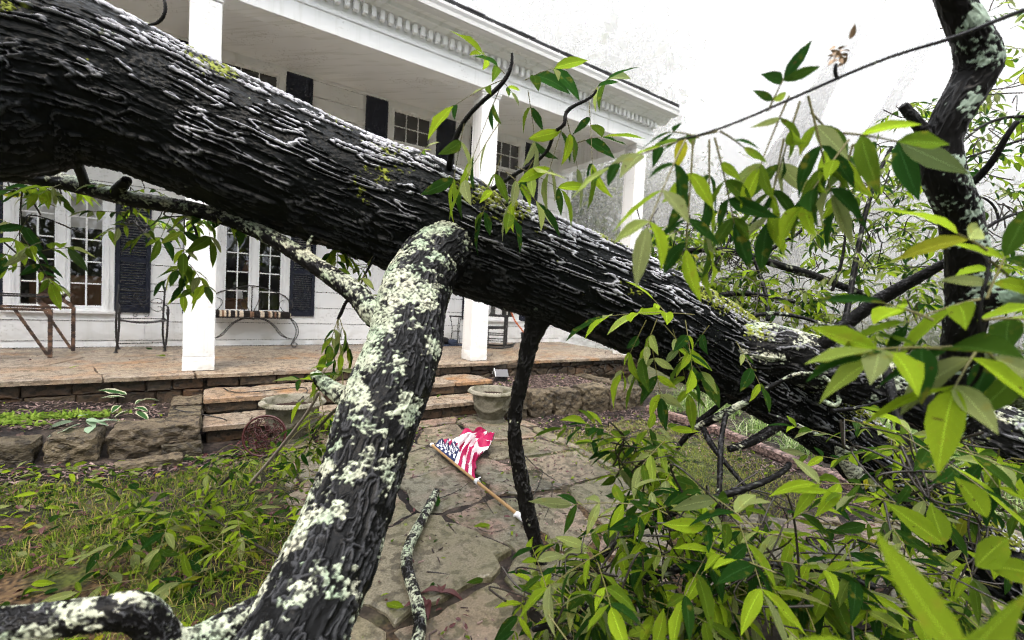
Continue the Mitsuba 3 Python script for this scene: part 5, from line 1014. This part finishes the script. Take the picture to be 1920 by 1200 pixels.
for t in range(6): compound(st, P(1586, 112, .785)+rng.normal(0, .006, 3), P(1586+rng.uniform(-22, 22), 92+rng.uniform(-26, 22), .785+rng.normal(0, .02)), 3, .022, .012, .5, stalk=False)
m, uv = join(st); k = add(f'{FT}__dry_flower', m, 'tan_leaf', True); tag(k, 'small dried brown cluster on the thin twig', None, None, 'stuff')

# broken leafy branches lying in the left lawn
def leafy(key, label, stem, poly, d0, d1, n, L, seed, zmin=.03, r0=.009):
    k = thing(key, label, 'branch'); st = []; n0, t0 = len(stalks), len(twigs)
    c = spline([P(*q) for q in stem], 30); add(f'{k}__stem', tube(c, np.linspace(r0, r0*.4, 30), 8), 'twig_bark', True)
    fill(st, poly, d0, d1, n, L, seed, stem, .4, 7, .37, 1.0, zmin, .0016)
    st.sort(key=lambda q: -q[3])
    for V, F, UV, s in st[:60]: add(f'{k}__leaf', tm(V, F), 'leaf', True, uv=UV)
    m, uv = join(st[60:]); kk = add(f'{k}__foliage', m, 'leaf', True, uv=uv); tag(kk, None, None, None, 'stuff')
    kk = add(f'{k}__stalks', cat(stalks[n0:]+twigs[t0:]), 'leaf_stalk', True); tag(kk, None, None, None, 'stuff'); return k
leafy('leafy_branch', 'broken leafy branch heaped on the lawn at lower left', [(560, 1060, 2.2), (460, 1010, 2.5), (380, 960, 2.8), (330, 930, 3.0)], [(150, 940), (330, 890), (440, 930), (560, 1000), (520, 1130), (400, 1160), (200, 1090)], 2.2, 2.9, 52, .12, 81)
leafy('leafy_branch', 'arching leafy twig standing up behind the lichened limb below the left planter', [(360, 1010, 2.7), (380, 960, 2.75), (440, 885, 2.8), (520, 850, 2.8), (600, 830, 2.7)], [(390, 860), (480, 820), (600, 820), (640, 900), (600, 960), (470, 960)], 2.5, 3.0, 30, .085, 82, .06)
leafy('leafy_branch', 'leafy twig with pale leaves lying against the left planter', [(640, 760, 2.2), (600, 800, 2.5), (570, 850, 2.8)], [(545, 780), (620, 750), (650, 820), (590, 880), (540, 860)], 2.4, 2.9, 16, .085, 83)
# hostas and broad-leaved seedlings in the left bed
def hosta_color(p, n, uv):
    v = dr.abs(uv.y-.5)*2; return mix((0.05, 0.12, 0.04), (0.62, 0.62, 0.45), ss(.55, .75, v+.15*(nz(p.x*60, p.y*60, p.z*60)-.5)))
scene['hosta_leaf'] = {'type': 'principledthin', 'base_color': mikit.proc(hosta_color), 'roughness': .35, 'eta': 1.5, 'diff_trans': .8}
k = thing('hosta', 'hosta with white-edged green leaves in the left bed below the porch', 'plant')
for (x, y, z, az, el, L) in ((238, 740, .34, 2.9, .35, .26), (235, 745, .33, 3.3, .3, .2), (250, 765, .30, -.6, .2, .16), (258, 770, .28, -1.2, -.2, .20), (225, 760, .30, -1.9, .1, .16), (262, 752, .31, .3, .3, .17), (240, 770, .28, -2.4, 0, .15), (255, 758, .3, 1.2, .6, .15)):
    st = []; emit(st, onplane(x, y, 2, z), np.array([math.cos(az), math.sin(az), el]), np.array([0, 0, 1.0])+rng.normal(0, .2, 3), L, L*.5, curl=.5, fold=.2); add(f'{k}__leaf', tm(*st[0][:2]), 'hosta_leaf', True, uv=st[0][2])
plain('pale_leaf', (0.30, 0.40, 0.28), .5)
scene['pale_leaf'] = {'type': 'principledthin', 'base_color': {'type': 'rgb', 'value': [0.33, 0.45, 0.31]}, 'roughness': .4, 'eta': 1.45, 'diff_trans': .7}
k = thing('seedling_plant', 'pale green broad-leaved seedling drooping over the boulders left of the steps', 'plant')
for (x, y, z, az, L) in ((160, 790, .31, -.3, .17), (165, 785, .32, -1.0, .15), (150, 795, .30, -2.2, .16), (140, 790, .31, 2.9, .17), (185, 790, .31, .2, .15), (170, 800, .28, -1.5, .14), (130, 805, .27, 3.5, .14), (150, 780, .33, 1.4, .12)):
    st = []; emit(st, onplane(x, y, 2, z), np.array([math.cos(az), math.sin(az), rng.uniform(-.1, .3)]), np.array([0, 0, 1.0])+rng.normal(0, .2, 3), L, L*.62, curl=.5, fold=.15, big=True); add(f'{k}__leaf', tm(*st[0][:2]), 'pale_leaf', True, uv=st[0][2])

# ------------------------------------------------------------------ far trees and shrubs in the fog
def crown(n, r, size, fn):
    c = fn(r, n); a = r.normal(0, 1, (n, 3)); a /= np.linalg.norm(a, axis=1, keepdims=True); b = np.cross(a, r.normal(0, 1, (n, 3))); b /= np.linalg.norm(b, axis=1, keepdims=True)
    L = size*r.uniform(.5, 1.3, n)[:, None]; W = L*.42
    V = np.stack([c, c+a*L*.5+b*W*.5, c+a*L, c+a*L*.5-b*W*.5], 1).reshape(-1, 3); i = np.arange(n)*4
    F = np.vstack([np.stack([i, i+1, i+2], 1), np.stack([i, i+2, i+3], 1)]); return tm(V, F), np.stack([np.repeat(np.arange(n)+.5, 4), np.tile([0, .5, 1, .5], n)], 1)
plain('far_bark', (0.05, 0.045, 0.045), .8, .2)
def far_tree(label, x, y, h, rad, seed, leaf=.16, n=5200, clear=.4, stems=None, trunk=None):
    r = np.random.default_rng(seed); k = thing('background_tree', label, 'tree'); z = float(gh(x, y)); trunk = trunk or h*.018
    top = np.array([x+r.normal(0, .05*h), y+r.normal(0, .05*h), z+h*.92])
    base = np.array([x, y, z-.1]); tp = spline([base, base*.6+top*.4+np.r_[r.normal(0, .02*h, 2), 0], top], 16); add(f'{k}__trunk', tube(tp, np.linspace(trunk, trunk*.15, 16), 9), 'far_bark', True)
    tips = []
    for _ in range(13):
        t = r.uniform(clear*.8, .9); a = tp[int(t*15)]; az = r.uniform(0, 6.28); L = rad*r.uniform(.6, 1.1)*(1.15-t*.6); b = a+np.array([math.cos(az)*L, math.sin(az)*L, L*r.uniform(.3, 1.1)]); m_ = (a+b)/2+np.array([0, 0, -.08*L])
        q = spline([a, m_, b], 8); add(f'{k}__limb', tube(q, np.linspace(trunk*.42*(1.1-t), trunk*.08, 8), 6), 'far_bark', True); tips += [q[5], q[7], q[7]+r.normal(0, rad*.2, 3), q[6]+r.normal(0, rad*.2, 3)]
    tips += [top, top+r.normal(0, rad*.2, 3)]; tips = np.array(tips)
    def fn(r, n): return tips[r.integers(0, len(tips), n)]+r.normal(0, 1, (n, 3))*np.array([.24, .24, .17])*rad
    m, uv = crown(n, r, leaf, fn); kk = add(f'{k}__crown', m, 'far_leaf', False, uv=uv)
    return k
def at(px, py, d): p = P(px, py, d); return p[0], p[1]
x, y = at(1020, 300, 21.5); far_tree('tall thin tree fading into fog above the roof, nearest its middle', x, y, 19, 3.4, 1, .75, 1700, trunk=.36)
x, y = at(1110, 300, 23); far_tree('faint tree in fog above the roof, right of the tall thin one', x, y, 16.5, 3.4, 2, .75, 1500, trunk=.3)
x, y = at(900, 300, 23); far_tree('faint tree in fog above the roof, left of the tall thin one', x, y, 22, 4, 3, .75, 1700, trunk=.38)
x, y = at(1100, 420, 15); far_tree('green leafy tree in fog seen between the house corner and the right column', x, y, 6.2, 2.0, 4, .30, 3600, .25)
x, y = at(1165, 420, 17.5); far_tree('pale tree in fog just left of the right porch column', x, y, 7, 2.2, 5, .32, 3200, .25)
x, y = at(1700, 500, 17); far_tree('faint leafy tree in fog right of the big forked trunk', x, y, 6.5, 2.8, 7, .22, 2000, .3)
x, y = at(1290, 500, 18); far_tree('faint leafy tree in fog left of the big forked trunk', x, y, 6, 2.6, 8, .22, 2000, .3)
# big forked trunk with a snapped limb
k = thing('forked_tree', 'massive pale grey forked tree trunk standing in fog with one snapped limb', 'tree')
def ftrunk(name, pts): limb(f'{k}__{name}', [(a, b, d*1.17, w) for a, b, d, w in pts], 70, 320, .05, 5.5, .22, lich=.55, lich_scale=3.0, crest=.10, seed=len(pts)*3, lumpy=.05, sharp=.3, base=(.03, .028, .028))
ftrunk('trunk', [(1452, 680, 12.5, 80), (1450, 610, 12.5, 72), (1448, 540, 12.5, 84), (1440, 470, 12.5, 100), (1440, 400, 12.6, 78), (1452, 330, 12.9, 60), (1490, 260, 13.4, 48), (1545, 160, 14.4, 36), (1610, 60, 15.4, 30), (1660, -40, 16.2, 26)])
ftrunk('limb', [(1465, 470, 12.5, 62), (1520, 440, 12.4, 46), (1580, 415, 12.3, 34), (1650, 390, 12.2, 32), (1705, 360, 12.1, 34)])
ftrunk('limb', [(1460, 460, 12.5, 50), (1500, 410, 12.5, 30), (1535, 380, 12.8, 22), (1600, 300, 13.8, 20), (1680, 180, 14.8, 20), (1760, 30, 15.8, 18), (1800, -60, 16.3, 16)])
# shrubs
def shrub(label, px, py, d, rx, rz, seed, n=1500, leaf=.11):
    r = np.random.default_rng(seed); k = thing('foggy_shrub', label, 'shrub'); x, y = at(px, py, d); z = float(gh(x, y)); tips = []
    for _ in range(12):
        az = r.uniform(0, 6.28); L = r.uniform(.4, 1); b = np.array([x+rx*L*math.cos(az), y+rx*L*math.sin(az), z+rz*r.uniform(.4, 1)*(1.2-.5*L)]); a = np.array([x, y, z-.05]); q = spline([a, (a+b)/2+np.array([0, 0, .15*rz]), b], 7)
        add(f'{k}__stem', tube(q, np.linspace(.02, .005, 7), 5), 'far_bark', True); tips += [q[3], q[4], q[5], q[6], q[6]]
    tips = np.array(tips)
    m, uv = crown(n, r, leaf, lambda r, n: tips[r.integers(0, len(tips), n)]+r.normal(0, 1, (n, 3))*np.array([.26*rx, .26*rx, .2*rz])); add(f'{k}__crown', m, 'far_leaf', False, uv=uv)
for i_, (px, py, d, rx, rz, lab) in enumerate(((1880, 720, 7.5, .9, 1.0, 'dark green foggy shrub at the right edge beyond the upper limb'), (1800, 690, 8.6, 1.0, 1.1, 'foggy shrub left of the one at the right edge'), (1720, 660, 10, 1.2, 1.3, 'grey-green foggy shrub behind the bare diagonal branch'), (1620, 640, 11.5, 1.3, 1.5, 'pale foggy shrub right of the forked trunk'),
        (1580, 620, 19, 2.0, 2.6, 'tall faint shrub behind the forked trunk'), (1370, 630, 12, 1.2, 1.3, 'pale foggy shrub left of the forked trunk'), (1270, 630, 11.5, 1.0, 1.2, 'pale foggy shrub at the end of the porch'), (1330, 690, 8.8, .7, .6, 'low shrub beyond the border grass under the trunk'), (1130, 655, 10.3, .3, .35, 'small dark plant at the end of the porch by the wing wall'), (1900, 600, 12, 1.8, 2.6, 'tall faint shrub at the far right'))):
    shrub(lab, px, py, d, rx, rz, 300+i_, 420 if rx < .5 else 2000, .07 if rx < .5 else .16)
# unseen trees and woods, added behind the viewer to darken window reflections
for i_, (x, y, h) in enumerate(((-9, -8, 13), (-3, -11, 14), (3.5, -12, 13), (10, -10, 14), (-14, -1, 12))): far_tree(f'unseen leafy tree added behind the viewer for darker panes, {["far left", "left", "middle", "right", "beside the house"][i_]}', x, y, h, 4.4, 40+i_, .55, 2600, .12)

r_ = np.random.default_rng(77)
def band(r, n):
    a = r.uniform(2.2, 5.6, n); R = 13.5+r.normal(0, .8, n); z = np.abs(r.normal(0, 1, n))*4.2
    return np.stack([R*np.cos(a), R*np.sin(a)+1.0, z*(0.8+.4*np.sin(a*9))], 1)
m, uv = crown(9000, r_, .75, band); scene['added_woods'] = mikit.ply(m, 'far_leaf', smooth=False, uv=uv); used['added_woods'] = 1; tag('added_woods', 'dense green woods added unseen behind the viewer to darken the pane reflections', 'woods', None, 'stuff')

def band2(r, n):
    a = r.uniform(-0.15, 1.05, n); R = 19.5+r.normal(0, .9, n); return np.stack([R*np.cos(a), R*np.sin(a), 0.4+np.abs(r.normal(0, 1, n))*1.5*(1.0+.6*np.sin(a*13)+.3*np.sin(a*31))], 1)
m, uv = crown(7000, r_, .55, band2); scene['foggy_woods'] = mikit.ply(m, 'far_leaf', smooth=False, uv=uv); used['foggy_woods'] = 1; tag('foggy_woods', 'grey undergrowth of the wood dissolving into fog beyond the garden', 'woods', None, 'stuff')
